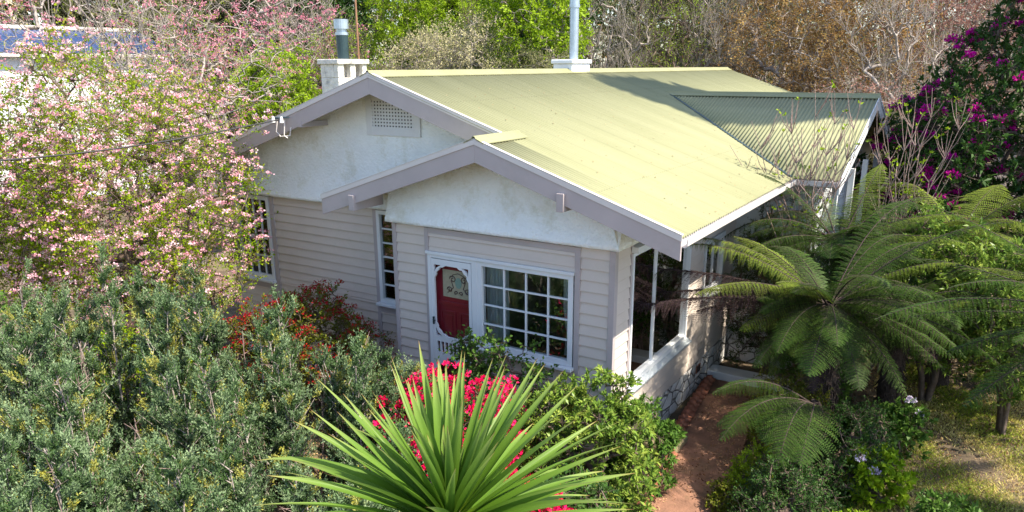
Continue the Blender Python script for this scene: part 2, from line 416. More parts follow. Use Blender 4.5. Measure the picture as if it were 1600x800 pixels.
def balls(fl, cc, per, fr, fL, fW, mi=0):
    d = rdir(len(cc)*per); d[:, 2] = np.abs(d[:, 2])*.9+d[:, 2]*.1; d = unit(d)
    P = np.repeat(cc, per, 0)+d*fr*(.3+.7*rng.random((len(d), 1)))
    rb = np.repeat(rng.random(len(cc)), per)*.4+rng.random(len(d))*.6
    fl.add(P, unit(d+rdir(len(d))*.8), unit(d*.5+rdir(len(d))), fL, fW, mi, rb)

G0 = -0.8          # ground level
# ------------------------------------------------------------------ ground
def ground():
    nx, ny = 120, 120
    xs = np.sign(np.linspace(-1, 1, nx))*np.abs(np.linspace(-1, 1, nx))**2.2*260; ys = np.sign(np.linspace(-1, 1, ny))*np.abs(np.linspace(-1, 1, ny))**2.2*260
    X, Y = np.meshgrid(xs, ys); d = np.hypot(X, Y-4)
    Z = G0-.02+.05*np.sin(X*.9)*np.cos(Y*.8)*(d > 3)*.4+np.clip(d-60, 0, 200)*.03
    V = np.stack([X, Y, Z], -1).reshape(-1, 3); i = np.arange(ny-1)[:, None]*nx+np.arange(nx-1)[None]
    F = np.stack([i, i+1, i+nx+1, i+nx], -1).reshape(-1, 4)
    m = paint('garden_soil', (.13, .095, .06), .95, .5, 3, .8, 20, dirt=(.11, .12, .04), dscale=1.1)
    return tag(mesh_np('ground', V, F, m, smooth=True), kind='structure')
ground()
mb = MB()
path_l = [(1.05, -4.5), (.92, -2.2), (.62, -.4), (.40, 1.25), (.26, 2.6), (.12, 4.2)]
path_r = [(2.3, -4.5), (2.05, -2.2), (1.72, -.4), (1.45, 1.25), (1.34, 2.6), (1.5, 4.2)]
for k in range(5):
    (a, b), (c, d) = (path_l[k], path_l[k+1]), (path_r[k], path_r[k+1])
    mb.hexa([(*a, G0-.05), (*c, G0-.05), (*d, G0-.05), (*b, G0-.05)], [(*a, G0+.035), (*c, G0+.035), (*d, G0+.035), (*b, G0+.035)])
tag(mb.build('path', paint('red_oxide_path', (.23, .118, .076), .9, .32, 5, .6, 35, dirt=(.13, .09, .045), dscale=2.2)), kind='structure')
# ================================================================== HOUSE
S = 0.33995; XM, XP, XE, ZE = -4.192, -1.767, 1.06, 2.915
ZM = ZE+S*(XE-XM); ZP = ZE+S*(XE-XP)
OY, DY, D1, YL = -.562, .154, .716, 18.28
YW, ZW, XW = 8.73, 4.17, 1.85; YE = YW-(ZW-ZE)/S; YE2 = YW+(ZW-ZE)/S
XLE = 2*XM-XE
house = thing('weatherboard_house', 'beige weatherboard cottage with pale green corrugated roof and white stucco gables', 'house', (-3, 5, G0))
HO = (-3, 5, G0)
def H(mbx, name, mat, parent=house, bevel=0, smooth=False): return mbx.build(name, mat, parent, bevel, HO if parent is house else HO, smooth)
# sub-parts are parented to parts that sit at identity under the house, so every mesh uses the same offset
def rz(x): return ZE+S*(XE-x) if x > XM else ZE+S*(x-XLE)
# --- corrugated sheets
def corrugated(lines, axis_v, amp=.009):
    """lines: list of (p_low, p_high, phase) ribs; joined to a strip"""
    V = []
    for a, b, h in lines:
        V += [(a[0], a[1], a[2]+h), ((a[0]+b[0])*.5, (a[1]+b[1])*.5, (a[2]+b[2])*.5+h), (b[0], b[1], b[2]+h)]
    V = np.array(V); n = len(lines); F = []
    for k in range(n-1):
        F += [(3*k, 3*k+3, 3*k+4, 3*k+1), (3*k+1, 3*k+4, 3*k+5, 3*k+2)]
    return V, np.array(F)
def rib(t):
    ph = t/.076*2*math.pi; lift = .005 if (t % .762) < .10 else 0
    return .012*math.cos(ph)+lift
def sheet(name, fn, t0, t1, parent=house):
    ts = np.arange(t0, t1, .076/8); L_ = [(*fn(t), rib(t)) for t in ts]
    L_ = [l for l in L_ if l]
    V, F = corrugated(L_, None)
    o = mesh_np(name, V, F, M['roof'], parent, off=HO, smooth=True)
    so = o.modifiers.new('thickness', 'SOLIDIFY'); so.thickness = .004; so.offset = -1
    return o
roof = sheet('roof', lambda y: ((XE+.03, y, ZE-.01), (XM if y > DY-.05 else XP, y, ZM if y > DY-.05 else ZP)), OY-.03, YL)
sheet('roof', lambda y: ((XLE-.03, y, ZE-.01), (XM, y, ZM)), DY-.04, YL)
sheet('porch_roof', lambda y: ((XP-2.83, y, ZE-.01+.0), (XP, y, ZP)), OY-.03, D1+.02)
def wing(x, sgn):
    yend = YE if sgn < 0 else YE2
    if x < XE: yend = YW+sgn*((ZW-ZE)/S-(XE-x))
    yend = yend if sgn*(yend-YW) > 0 else YW
    if x >= XE: yend += sgn*.03
    z = ZW-S*abs(yend-YW)
    return ((x, yend, z+.012), (x, YW, ZW+.012))
xi = XE-(ZW-ZE)/S
sheet('wing_roof', lambda x: wing(x, -1), xi, XW); sheet('wing_roof', lambda x: wing(x, 1), xi, XW)
# --- ridge caps
def cap(p0, p1, side, name='ridge_cap', drop=S, wdt=.16, parent=None, h=.03):
    """rolled ridge cap: two flanges + small roll. side: horizontal unit vector across the ridge"""
    s_ = Vector(side); mbx = MB(); prof = []
    for u, z in ((-wdt, -wdt*drop+h-.004), (-.035, -.035*drop+h+.01), (-.02, h+.022), (0, h+.03), (.02, h+.022), (.035, -.035*drop+h+.01), (wdt, -wdt*drop+h-.004)): prof.append((u, z))
    prof2 = prof+[(u, z-.012) for u, z in prof[::-1]]
    a, b = Vector(p0), Vector(p1)
    mbx.prism([a+s_*u+Vector((0, 0, z)) for u, z in prof2], b-a)
    return mbx.build(name, M['roof'], parent or roof, off=HO)
cap((XM, DY-.05, ZM), (XM, YL, ZM), (1, 0, 0))
cap((XP, OY-.05, ZP), (XP, DY+.35, ZP), (1, 0, 0), h=.036)
cap((xi-.1, YW, ZW), (XW+.02, YW, ZW), (0, 1, 0), h=.045)
# valley gutters: dark strips paint in the zigzag shadow line
for sg in (-1, 1):
    mbx = MB(); a = Vector((xi, YW, ZW)); b = Vector((XE, YW+sg*(YW-YE), ZE)); d = (b-a).normalized(); n = Vector((S, 0, 1)).normalized(); c = d.cross(n)
    if True:
        for q in (0,):
            p = [a+c*.07+n*.016, a-c*.03+n*.016, b-c*.03+n*.016, b+c*.07+n*.016]
            mbx.prism(p, n*.004)
    mbx.build('valley_gutter_shade', M['darksteel'], roof, off=HO)
# --- barge boards (front face polygon extruded)
def barge(x0, z0, x1, z1, y, depth=.27, th=.035, capm=True):
    """board along a gable edge in a plane y=const; (x0,z0) peak (x1,z1) eave"""
    mbx = MB()
    mbx.prism([(x0, y, z0-.02), (x1, y, z1-.02), (x1, y, z1-.02-depth), (x0, y, z0-.02-depth)], (0, th, 0))
    o = mbx.build('barge_board', M['trim'], house, off=HO, bevel=.004)
    if capm:
        c_ = MB(); sx = 1 if x1 > x0 else -1
        c_.prism([(x0, y-.012, z0+.022), (x1+sx*.01, y-.012, z1+.022), (x1+sx*.01, y-.012, z1-.045), (x0, y-.012, z0-.045)], (0, .010, 0))
        c_.prism([(x0, y-.012, z0+.026), (x1+sx*.01, y-.012, z1+.026), (x1+sx*.01, y-.012, z1+.036), (x0, y-.012, z0+.036)], (0, .06, 0))
        c_.build('barge_capping', M['cap'], o, off=HO)
    return o
barge(XM, ZM, XP-.03, ZP+.011, DY-.03)
bl = barge(XM, ZM, XLE, ZE, DY-.03)
barge(XP, ZP, XE+.03, ZE, OY-.03, depth=.26)
barge(XP, ZP, XP-2.86, ZE, OY-.03, depth=.26)
barge(XM, ZM, XLE, ZE, YL, capm=False); barge(XM, ZM, XE, ZE, YL, capm=False)
for sg in (-1, 1):
    mbx = MB(); ye = YW+sg*(YW-YE)
    mbx.prism([(XW-.03, YW, ZW-.0), (XW-.03, ye, ZE-.0), (XW-.03, ye, ZE-.25), (XW-.03, YW, ZW-.25)], (.035, 0, 0))
    o = mbx.build('barge_board', M['white'], house, off=HO)
    c_ = MB(); c_.prism([(XW+.008, YW, ZW+.04), (XW+.008, ye, ZE+.04), (XW+.008, ye, ZE-.02), (XW+.008, YW, ZW-.02)], (.01, 0, 0)); c_.build('barge_capping', M['white'], o, off=HO)
# purlin end brackets under the porch barge
for x, z in ((-3.98, 2.93), (-.47, 3.24)):
    mbx = MB(); mbx.box(x-.05, x+.05, OY-.075, .02, z-.17, z+.06); mbx.build('purlin_end', M['trim'], house, bevel=.004, off=HO)
mbx = MB(); mbx.box(-5.78, -5.70, DY-.04, D1, 3.86, 3.95); mbx.build('purlin_end', M['trim'], house, bevel=.004, off=HO)
# soffits: sloping linings under the overhangs
mbx = MB(); t_ = .06
mbx.prism([(0, 0, rz(0)-.12), (XE-.02, 0, ZE-.10), (XE-.02, 0, ZE-.12), (0, 0, rz(0)-.14)], (0, YE, 0))
mbx.prism([(-3.69, OY, ZP-S*1.92-.10), (XP, OY, ZP-.10), (XE-.02, OY, ZE-.10), (XE-.02, OY, ZE-.115), (XP, OY, ZP-.115), (-4.58, OY, ZE-.12+.0), (-4.58, OY, ZE-.105)], (0, .56, 0))
mbx.prism([(XLE+.02, DY, ZE-.11), (XM, DY, ZM-.11), (XP-.1, DY, ZP-.11+.03), (XP-.1, DY, ZP-.125+.03), (XM, DY, ZM-.125), (XLE+.02, DY, ZE-.125)], (0, .56, 0))
mbx.prism([(-3.69, 0, 3.22-.1), (-4.58, 0, ZE-.1), (-4.58, 0, ZE-.12), (-3.69, 0, 3.22-.12)], (0, D1, 0))
mbx.build('soffit', M['soffit'], house, off=HO)
# gutter along the right eave
mbx = MB()
def gut(p0, p1, side):
    s_ = Vector(side); a, b = Vector(p0), Vector(p1)
    pr_ = [(0, 0), (0, -.09), (.02, -.105), (.08, -.105), (.105, -.08), (.11, -.005), (.098, -.005), (.09, -.07), (.075, -.09), (.025, -.09), (.012, -.08), (.012, 0)]
    mbx.prism([a+s_*u+Vector((0, 0, z)) for u, z in pr_], b-a)
gut((XE-.01, OY+.01, ZE-.02), (XE-.01, YE-.12, ZE-.02), (1, 0, 0))
gut((XE-.01, YE+.0, ZE-.02), (XW, YE+.0, ZE-.02), (0, -1, 0))
mbx.build('gutter', M['cap'], house, off=HO)
mbx = MB(); mbx.tube([(1.11, 5.0, 2.82), (1.05, 5.2, 2.6), (.3, 5.55, 2.3), (.12, 5.6, 2.1), (.12, 5.6, -.7)], .04, 8); mbx.build('downpipe', M['cap'], house, off=HO)

# --- weatherboards
PITCHB = .155
def boards(name, a, b, z0, z1, nrm, mat='board', parent=house, zref=2.52):
    """lapped boards between plan points a,b; nrm = outward normal"""
    mbx = MB(); a, b, n = Vector((*a, 0)), Vector((*b, 0)), Vector((*nrm, 0))
    k = math.floor((z0-zref)/PITCHB)
    while zref+k*PITCHB < z1-1e-4:
        lo, hi = max(z0, zref+k*PITCHB), min(z1, zref+(k+1)*PITCHB)
        if hi-lo > .01:
            zz = lambda p, z, o_: Vector((p.x, p.y, z))+n*o_
            ol = .030; oh = .030-.024*(hi-lo)/PITCHB
            prof = [(lo+.002, 0), (lo+.002, ol), (lo+.014, ol+.001), (hi, oh), (hi, 0)]
            mbx.prism([zz(a, z, o_) for z, o_ in prof], b-a)
        k += 1
    return mbx.build(name, M[mat], parent, off=HO)
w1 = boards('weatherboard_wall', (-3.69, 0), (-3.10, 0), G0+.3, 2.5, (0, -1))
boards('weatherboard_wall', (-.47, 0), (0, 0), G0+.3, 2.5, (0, -1))
boards('weatherboard_wall', (-3.03, 0), (-.55, 0), 2.14, 2.42, (0, -1))
boards('weatherboard_wall', (-2.12, 0), (-.55, 0), G0+.3, .72, (0, -1))
boards('weatherboard_wall', (-8.5, D1), (-3.69, D1), G0+.3, .86, (0, -1))
boards('weatherboard_wall', (-7.24, D1), (-4.78, D1), .86, 2.53, (0, -1))
boards('weatherboard_wall', (-4.22, D1), (-3.69, D1), .86, 2.53, (0, -1))
boards('weatherboard_wall', (-8.5, D1), (-8.33, D1), .86, 2.53, (0, -1))
boards('weatherboard_wall', (-3.69, D1), (-3.69, 0), G0+.3, 2.53, (-1, 0))
boards('weatherboard_wall', (0, 0), (0, .50), -.28, 2.53, (1, 0))
boards('weatherboard_wall', (0, .50), (0, 2.98), -.28, .30, (1, 0))
boards('weatherboard_wall', (0, 2.98), (0, 3.70), -.28, 2.6, (1, 0))
boards('weatherboard_wall', (0, 3.70), (0, 4.85), -.28, .84, (1, 0))
boards('weatherboard_wall', (0, 3.70), (0, 4.85), 1.92, 2.6, (1, 0))
boards('weatherboard_wall', (0, 4.85), (0, 5.55), -.28, 2.6, (1, 0))
boards('weatherboard_wall', (0, 5.55), (1.38, 5.55), -.28, 2.95, (0, -1), 'white')
# wing gable wall (white boards), with openings for three windows
for y0, y1 in ((5.55, 6.1), (7.1, 7.6), (8.6, 9.1), (10.1, 11.9)): boards('weatherboard_wall', (1.38, y0), (1.38, y1), -.28, 2.7, (1, 0), 'white')
for y0, y1 in ((6.1, 7.1), (7.6, 8.6), (9.1, 10.1)):
    boards('weatherboard_wall', (1.38, y0), (1.38, y1), -.28, .7, (1, 0), 'white'); boards('weatherboard_wall', (1.38, y0), (1.38, y1), 2.2, 2.7, (1, 0), 'white')
mbx = MB(); mbx.prism([(1.38, 5.45, 2.7), (1.38, 12.0, 2.7), (1.38, 12.0, 3.0), (1.38, YW, ZW-.12), (1.38, 5.45, 3.0)], (.04, 0, 0)); mbx.build('gable_panel', M['board'], house, off=HO)
# far / hidden walls
mbx = MB(); mbx.box(-8.5, -8.46, D1+.03, 17.7, G0, 3.1); mbx.box(-8.5, 0, 17.7, 17.74, G0, 3.1); mbx.box(-.05, -.01, 5.6, 17.7, G0, 3.1); mbx.box(0, 1.38, 11.9, 11.94, G0, 3.0)
mbx.build('rear_wall', M['board'], house, off=HO)
# painted stone footing
mbx = MB(); mbx.box(-.06, .035, .03, 5.5, G0-.1, -.285); mbx.box(-3.66, -.06, .02, .10, G0-.1, -.49); mbx.box(-8.5, -3.7, D1+.02, D1+.1, G0-.1, -.49)
mbx.box(.04, 1.36, 5.49, 5.6, G0-.1, -.29); mbx.box(1.3, 1.40, 5.6, 11.9, G0-.1, -.29)
mbx.build('footing', M['stone'], house, off=HO)
mbx = MB(); mbx.box(.036, .05, 3.62, 3.84, -.50, -.36); 
for k in range(3): mbx.box(.051, .056, 3.64+k*.065, 3.68+k*.065, -.49, -.37, 1)  # dark bars paint the shade of the vent slots
mbx.build('air_vent', [M['terracotta'], M['dark']], house, off=HO)
# corner boards and trims
mbx = MB()
mbx.box(-.045, .040, -.040, -.0, -.28, 2.5); mbx.box(.026, .042, -.03, .05, -.28, 2.5)
mbx.box(-3.735, -3.66, -.036, 0, -.28, 2.5)
mbx.box(-3.10, -3.03, -.04, 0, -.3, 2.5); mbx.box(-.55, -.47, -.04, 0, -.3, 2.5); mbx.box(-3.03, -.55, -.036, 0, 2.42, 2.5)
mbx.box(-7.34, -7.24, D1-.04, D1, -.3, 2.53); mbx.box(-4.78, -4.70, D1-.04, D1, -.3, 2.53); mbx.box(-4.70, -3.72, D1-.04, D1, .70, .86)
mbx.box(-8.33, -7.34, D1-.04, D1, .70, .86)
mbx.box(0, .036, .50, .56, .3, 2.5); mbx.box(0, .036, 2.93, 2.98, .3, 2.5)
mbx.build('corner_trim', M['trim'], house, bevel=.003, off=HO)

# --- stucco gables
def stucco_front(x0, x1, y, ztop, left_ret, right_ret, zb=2.53):
    """fine grid wall with a flared skirt"""
    nx = int((x1-x0)/.06); xs = np.linspace(x0, x1, nx+1); zs_ = [zb-.005, zb, zb+.05, zb+.12, zb+.2, zb+.3, zb+.42, zb+.55]
    fl = [.0, .12, .115, .085, .058, .032, .012, 0]; V = []
    for x in xs:
        t = ztop(x)
        for z, f in zip(zs_, fl):
            V.append((x, y-f, min(z, t)))
        for q in np.linspace(.1, 1, 10): V.append((x, y, max(zb+.55, 0)*(1-q)+t*q if t > zb+.55 else t))
    m_ = len(zs_)+10; V = np.array(V)
    V[:, 1] += .006*np.sin(V[:, 0]*9+V[:, 2]*7)*np.cos(V[:, 2]*11-V[:, 0]*4)
    i = np.arange(nx)[:, None]*m_+np.arange(m_-1)[None]
    return V, np.stack([i, i+m_, i+m_+1, i+1], -1).reshape(-1, 4)
V, F = stucco_front(-3.80, .11, 0, lambda x: (ZP-S*abs(x-XP))-.10, 1, 1)
# ease the ends of the flare round the corners
st_ = mesh_np('stucco_gable', V, F, M['stucco'], house, off=HO, smooth=True)
V, F = stucco_front(-8.6, -3.62, D1, lambda x: rz(x)-.10 if x < XM else rz(x)-.10, 0, 0)
mesh_np('stucco_gable', V, F, M['stucco'], house, off=HO, smooth=True)
V, F = stucco_front(-3.62, XP+.3, D1, lambda x: rz(x)-.10, 0, 0)
mesh_np('stucco_gable', V, F, M['stucco'], house, off=HO, smooth=True)
# side return of the porch stucco (faces +x)
V, F = stucco_front(-.12, 4.95, 0, lambda x: rz(0)-.12, 0, 0)
V2 = V.copy(); V2[:, 0] = -V[:, 1]; V2[:, 1] = V[:, 0]
mesh_np('stucco_return', V2, F, M['stucco'], house, off=HO, smooth=True)

# --- gable vent
mbx = MB()
for x0, x1, z0, z1 in ((-4.80, -4.67, 3.74, 4.38), (-3.81, -3.68, 3.74, 4.30), (-4.67, -3.81, 3.74, 3.85), (-4.67, -3.81, 4.31, 4.40)): mbx.box(x0, x1, D1-.035, D1, z0, z1)
vent = mbx.build('gable_vent', M['white'], house, bevel=.003, off=HO)
mbx = MB()
for k in range(14): mbx.box(-4.66+k*.062, -4.66+k*.062+.034, D1-.022, D1-.014, 3.85, 4.31)
for k in range(9): mbx.box(-4.67, -3.81, D1-.030, D1-.0225, 3.85+k*.054, 3.85+k*.054+.030)
mbx.build('lattice', M['white'], vent, off=HO)
mbx = MB(); mbx.box(-4.67, -3.81, D1-.010, D1-.008, 3.85, 4.31); mbx.build('vent_shade_backing', M['dark'], vent, off=HO)  # dark sheet paints the shade behind the lattice

# --- windows
def window(axis, fixed, a0, a1, z0, z1, cols, rows, nsign, frame=.07, mat='white', mun=.022, depth=.06, proud=.045, sill=.09, mrow=None, glass='glass', curtains=(), opensash=None):
    """axis 'x': wall in plane y=fixed facing -y ; axis 'y': plane x=fixed facing +x"""
    def bx(mbx, u0, u1, d0, d1, w0, w1):     # d measured outward from wall plane
        if axis == 'x': mbx.box(u0, u1, fixed-d1, fixed-d0, w0, w1)
        else: mbx.box(fixed+d0, fixed+d1, u0, u1, w0, w1)
    f = MB()
    bx(f, a0, a0+frame, -depth, proud, z0, z1); bx(f, a1-frame, a1, -depth, proud, z0, z1)
    bx(f, a0+frame, a1-frame, -depth, proud, z1-frame, z1); bx(f, a0+frame, a1-frame, -depth, proud, z0, z0+frame)
    bx(f, a0-.03, a1+.03, 0, proud+sill, z0-.045, z0-.002)
    fo = f.build('window', M[mat], house, bevel=.004, off=HO)
    g0, g1, h0, h1 = a0+frame, a1-frame, z0+frame, z1-frame
    m_ = MB()
    cl = cols if isinstance(cols, (list, tuple)) else [g0+(g1-g0)*k/cols for k in range(1, cols)]
    rl = rows if isinstance(rows, (list, tuple)) else [h0+(h1-h0)*k/rows for k in range(1, rows)]
    for c in cl: bx(m_, c-mun/2, c+mun/2, -.03, .012, h0, h1)
    ev = sorted([g0]+list(cl)+[g1])
    for r_ in rl:
        hw = mun/2 if mrow is None or abs(r_-mrow) > .01 else .03
        for u0, u1 in zip(ev[:-1], ev[1:]): bx(m_, u0+mun/2, u1-mun/2, -.028, .010 if hw < .03 else .02, r_-hw, r_+hw)
    if cl or rl: m_.build('glazing_bars', M[mat], fo, off=HO)
    p = MB(); bx(p, g0-.005, g1+.005, -.012, -.008, h0-.005, h1+.005); p.build('pane', M[glass], fo, off=HO)
    for (c0, c1, cz0, lean) in curtains:
        n_ = 60; us = np.linspace(0, 1, n_); V = []
        for z, wf in ((h1, 1.), ((h1*.6+h0*.4), 1.), (h0+.35, 1-lean*.5), (cz0, 1-lean*.15)):
            for u in us:
                uu = (c1-(c1-c0)*(1-u)*wf) if lean > 0 and c1 > (g0+g1)/2 else c0+(c1-c0)*u*wf
                dd = -.14-.025*math.sin(u*46+z)-.012*math.sin(u*21+2*z)
                V.append((uu, fixed-dd, z) if axis == 'x' else (fixed+dd, uu, z))
        i = np.arange(3)[:, None]*n_+np.arange(n_-1)[None]
        mesh_np('curtain', V, np.stack([i, i+1, i+n_+1, i+n_], -1).reshape(-1, 4), M['curtain'], fo, off=HO, smooth=True, attrs={'rnd': np.full(len(V), .5)})
    return fo
# big porch window: 4 columns x 4 rows
window('x', 0, -2.14, -.57, .78, 2.11, [-1.70, -1.335, -.975], 4, -1, frame=.075, curtains=((-2.1, -1.70, .86, 0), (-.80, -.62, .86, .6)))
# narrow side light left of porch and the double hung far-left one
window('x', D1, -4.70, -4.25, .88, 2.50, 1, 6, -1, frame=.07, curtains=())
window('x', D1, -8.33, -7.36, .88, 2.50, 4, 4, -1, frame=.08, mrow=1.69, curtains=((-8.2, -7.9, .95, 0), (-7.75, -7.45, .95, 0)))
# porch side window: fixed panes, wide weathered sill
sw = window('y', 0, .54, 2.93, .42, 2.36, [1.50], 1, 1, frame=.05, mun=.05, proud=.05, sill=.0, glass='glass_side')
mbx = MB(); mbx.hexa([(0, .50, .34), (.13, .50, .32), (.13, 3.0, .32), (0, 3.0, .34)], [(0, .50, .415), (.13, .50, .355), (.13, 3.0, .355), (0, 3.0, .415)])
mbx.build('sill', paint('weathered_blue_grey_sill', (.42, .46, .49), .6, .2, 6), sw, bevel=.006, off=HO)
mbx = MB();  mbx.box(.0, .13, .5, 2.96, 2.38, 2.46); mbx.build('frame', M['white'], sw, bevel=.004, off=HO)
window('y', 0, 3.72, 4.83, .90, 1.90, 2, 1, 1, glass='glass_side')
for y0, y1 in ((6.1, 7.1), (7.6, 8.6), (9.1, 10.1)): window('y', 1.38, y0, y1, .75, 2.2, 2, 3, 1, glass='glass_side')

# --- door opening, screen door, red door
mbx = MB()
mbx.box(-3.05, -2.985, -.05, .05, -.25, 2.11); mbx.box(-2.24, -2.14, -.05, .05, -.25, 2.11); mbx.box(-2.985, -2.24, -.05, .05, 2.05, 2.11)
mbx.box(-3.07, -.55, -.075, -.04, 2.105, 2.15)
mbx.build('door_frame', M['white'], house, bevel=.004, off=HO)
def plate(name, outer, holes, th, mat, parent, off3):
    cu = bpy.data.curves.new(name, 'CURVE'); cu.dimensions = '2D'; cu.fill_mode = 'BOTH'; cu.extrude = th/2
    for pts in [outer]+holes:
        sp = cu.splines.new('POLY'); sp.points.add(len(pts)-1); sp.use_cyclic_u = True
        for k, (u, v) in enumerate(pts): sp.points[k].co = (u, v, 0, 1)
    ob = bpy.data.objects.new(name, cu); C.objects.link(ob)
    dg = bpy.context.evaluated_depsgraph_get(); me = bpy.data.meshes.new_from_object(ob.evaluated_get(dg))
    bpy.data.objects.remove(ob)
    me.transform(Matrix.Rotation(R(90), 4, 'X')); me.transform(Matrix.Translation(Vector(off3)-Vector(HO)))
    me.materials.clear()
    return link(name, me, mat, parent)
dw, dh, dz = .735, 2.26, -.22            # screen door, plane y=-.03, x from -2.98
hx0, hx1, hz0, hz1 = .055, .685, 1.04, 2.17   # big opening (local)
def arc(cx, cz, r, a0, a1, n=8): return [(cx+r*math.cos(R(a0+(a1-a0)*k/n)), cz+r*math.sin(R(a0+(a1-a0)*k/n))) for k in range(n+1)]
c_ = .165
def notch(cx, cz, sx, sz):
    """corner bracket: ogee between (cx, cz-sz*c) and (cx-sx*c, cz)"""
    p = [(0, -c_*1.25), (-.02, -c_*1.1), (-.035, -c_*.9), (-.03, -c_*.75), (-.05, -c_*.62), (-c_*.5, -c_*.5), (-c_*.62, -.05), (-c_*.75, -.03), (-c_*.9, -.035), (-c_*1.1, -.02), (-c_*1.25, 0)]
    return [(cx+sx*a, cz+sz*b) for a, b in p]
big = notch(hx1, hz1, 1, 1)+notch(hx0, hz1, -1, 1)[::-1]+notch(hx0, hz0, -1, -1)+notch(hx1, hz0, 1, -1)[::-1]
holes = [big]
for sx, cx in ((1, hx1), (-1, hx0)):
    for sz, cz in ((1, hz1), (-1, hz0)): holes.append([(cx, cz), (cx-sx*.125, cz), (cx-sx*.072, cz-sz*.03), (cx-sx*.045, cz-sz*.045), (cx-sx*.03, cz-sz*.072), (cx, cz-sz*.125)])
for k in range(8): holes.append([(.075+k*.076, .76), (.075+k*.076+.048, .76), (.075+k*.076+.048, .95), (.075+k*.076, .95)])
holes.append([(.09, .12), (.65, .12), (.65, .46)]+arc(.56, .50, .09, 0, 120, 5)+arc(.37, .47, .15, 30, 150, 8)+arc(.18, .50, .09, 60, 180, 5)+[(.09, .46)])
scr = plate('screen_door', [(0, 0), (dw, 0), (dw, dh), (0, dh)], holes, .034, M['white'], house, (-2.982, -.03, dz))
mbx = MB(); mbx.box(-2.965, -2.945, -.075, -.048, 1.0, 1.12); mbx.tube([(-2.955, -.085, 1.08), (-2.90, -.095, 1.075)], .009, 8); mbx.build('handle', M['darksteel'], scr, off=HO)
# the red door stands 0.45 m behind, in the inner wall line of a shallow entry
dy = .055
mbx = MB(); mbx.box(-3.0, -2.12, dy, dy+.04, -.2, 2.08)
for z0, z1, x0, x1 in ((-.05, .42, -2.93, -2.59), (-.05, .42, -2.54, -2.20), (.52, 1.22, -2.90, -2.61), (.52, 1.22, -2.54, -2.25)):
    mbx.box(x0, x1, dy-.014, dy, z0, z0+.03); mbx.box(x0, x1, dy-.014, dy, z1-.03, z1); mbx.box(x0, x0+.03, dy-.014, dy, z0+.03, z1-.03); mbx.box(x1-.03, x1, dy-.014, dy, z0+.03, z1-.03)
    mbx.box(x0+.07, x1-.07, dy-.008, dy-.0005, z0+.07, z1-.07)
mbx.box(-2.92, -2.20, dy-.018, dy, 1.31, 1.37)
door = mbx.build('front_door', M['red'], house, bevel=.003, off=HO)
mbx = MB(); mbx.box(-2.84, -2.26, dy-.006, dy-.001, 1.44, 1.87); dg_ = mbx.build('leadlight', M['leadglass'], door, off=HO)
mbx = MB()
def scroll(cx, cz, r, turns, sgn, w=.008):
    p = []
    for k in range(30):
        a = turns*2*math.pi*k/29; rr = r*(1-.75*k/29); p.append((cx+sgn*rr*math.cos(a), dy-.010, cz+rr*math.sin(a)))
    mbx.tube(p, w, 5)
cx0 = -2.55
for sgn in (-1, 1):
    scroll(cx0+sgn*.10, 1.73, .06, 1.3, sgn, .008); scroll(cx0+sgn*.16, 1.56, .05, 1.2, sgn, .008); scroll(cx0+sgn*.05, 1.52, .035, 1., -sgn, .008)
    mbx.tube([(cx0, dy-.01, 1.83), (cx0+sgn*.10, dy-.01, 1.80), (cx0+sgn*.13, dy-.01, 1.70), (cx0+sgn*.09, dy-.01, 1.60), (cx0+sgn*.2, dy-.01, 1.51)], .006, 5)
mbx.build('lead_pattern', M['lead'], dg_, off=HO)
mbx = MB(); mbx.prism([(cx0+.06*math.cos(a), dy-.009, 1.68+.085*math.sin(a)) for a in np.linspace(0, 2*math.pi, 17)[:-1]], (0, .003, 0)); mbx.build('green_medallion', M['green_glass'], dg_, off=HO)
mbx = MB(); mbx.tube([(-2.20, dy-.05, 1.02), (-2.30, dy-.05, 1.02)], .012, 8); mbx.tube([(-2.20, dy, 1.02), (-2.20, dy-.05, 1.02)], .012, 8); mbx.build('handle', M['brass'], door, off=HO)
# --- interior of the enclosed porch
mbx = MB()
mbx.box(-3.66, -.03, .05, 2.9, -.26, -.22, 0)
mbx.box(-3.64, -2.16, .11, .15, -.22, 2.6, 1); mbx.box(-2.16, -2.12, .11, 2.9, -.22, 2.6, 1); mbx.box(-2.05, -.03, 2.86, 2.9, -.22, 2.6, 1)
mbx.box(-3.64, -.03, .06, 2.9, 2.6, 2.63, 1)
mbx.box(-.06, -.02, .06, .5, -.2, 2.6, 1)
mbx.box(-.06, -.02, .5, 2.9, -.2, .38, 1)
mbx.build('interior', [M['floor'], M['inwall']], house, off=HO)
mbx = MB(); mbx.box(-8.4, -3.75, D1+.8, D1+.85, -.2, 2.7); mbx.box(-1.0, -.96, 3.0, 5.5, 0, 2.6); mbx.box(.4, .44, 5.8, 11.8, 0, 2.7); mbx.build('inner_partition', M['inwall'], house, off=HO)
mbx = MB(); mbx.box(-1.45, -1.15, 1.6, 2.0, -.2, .55); mbx.box(-1.5, -1.1, 1.95, 2.02, .55, .95); mbx.build('cabinet', M['inwall'], house, off=HO)

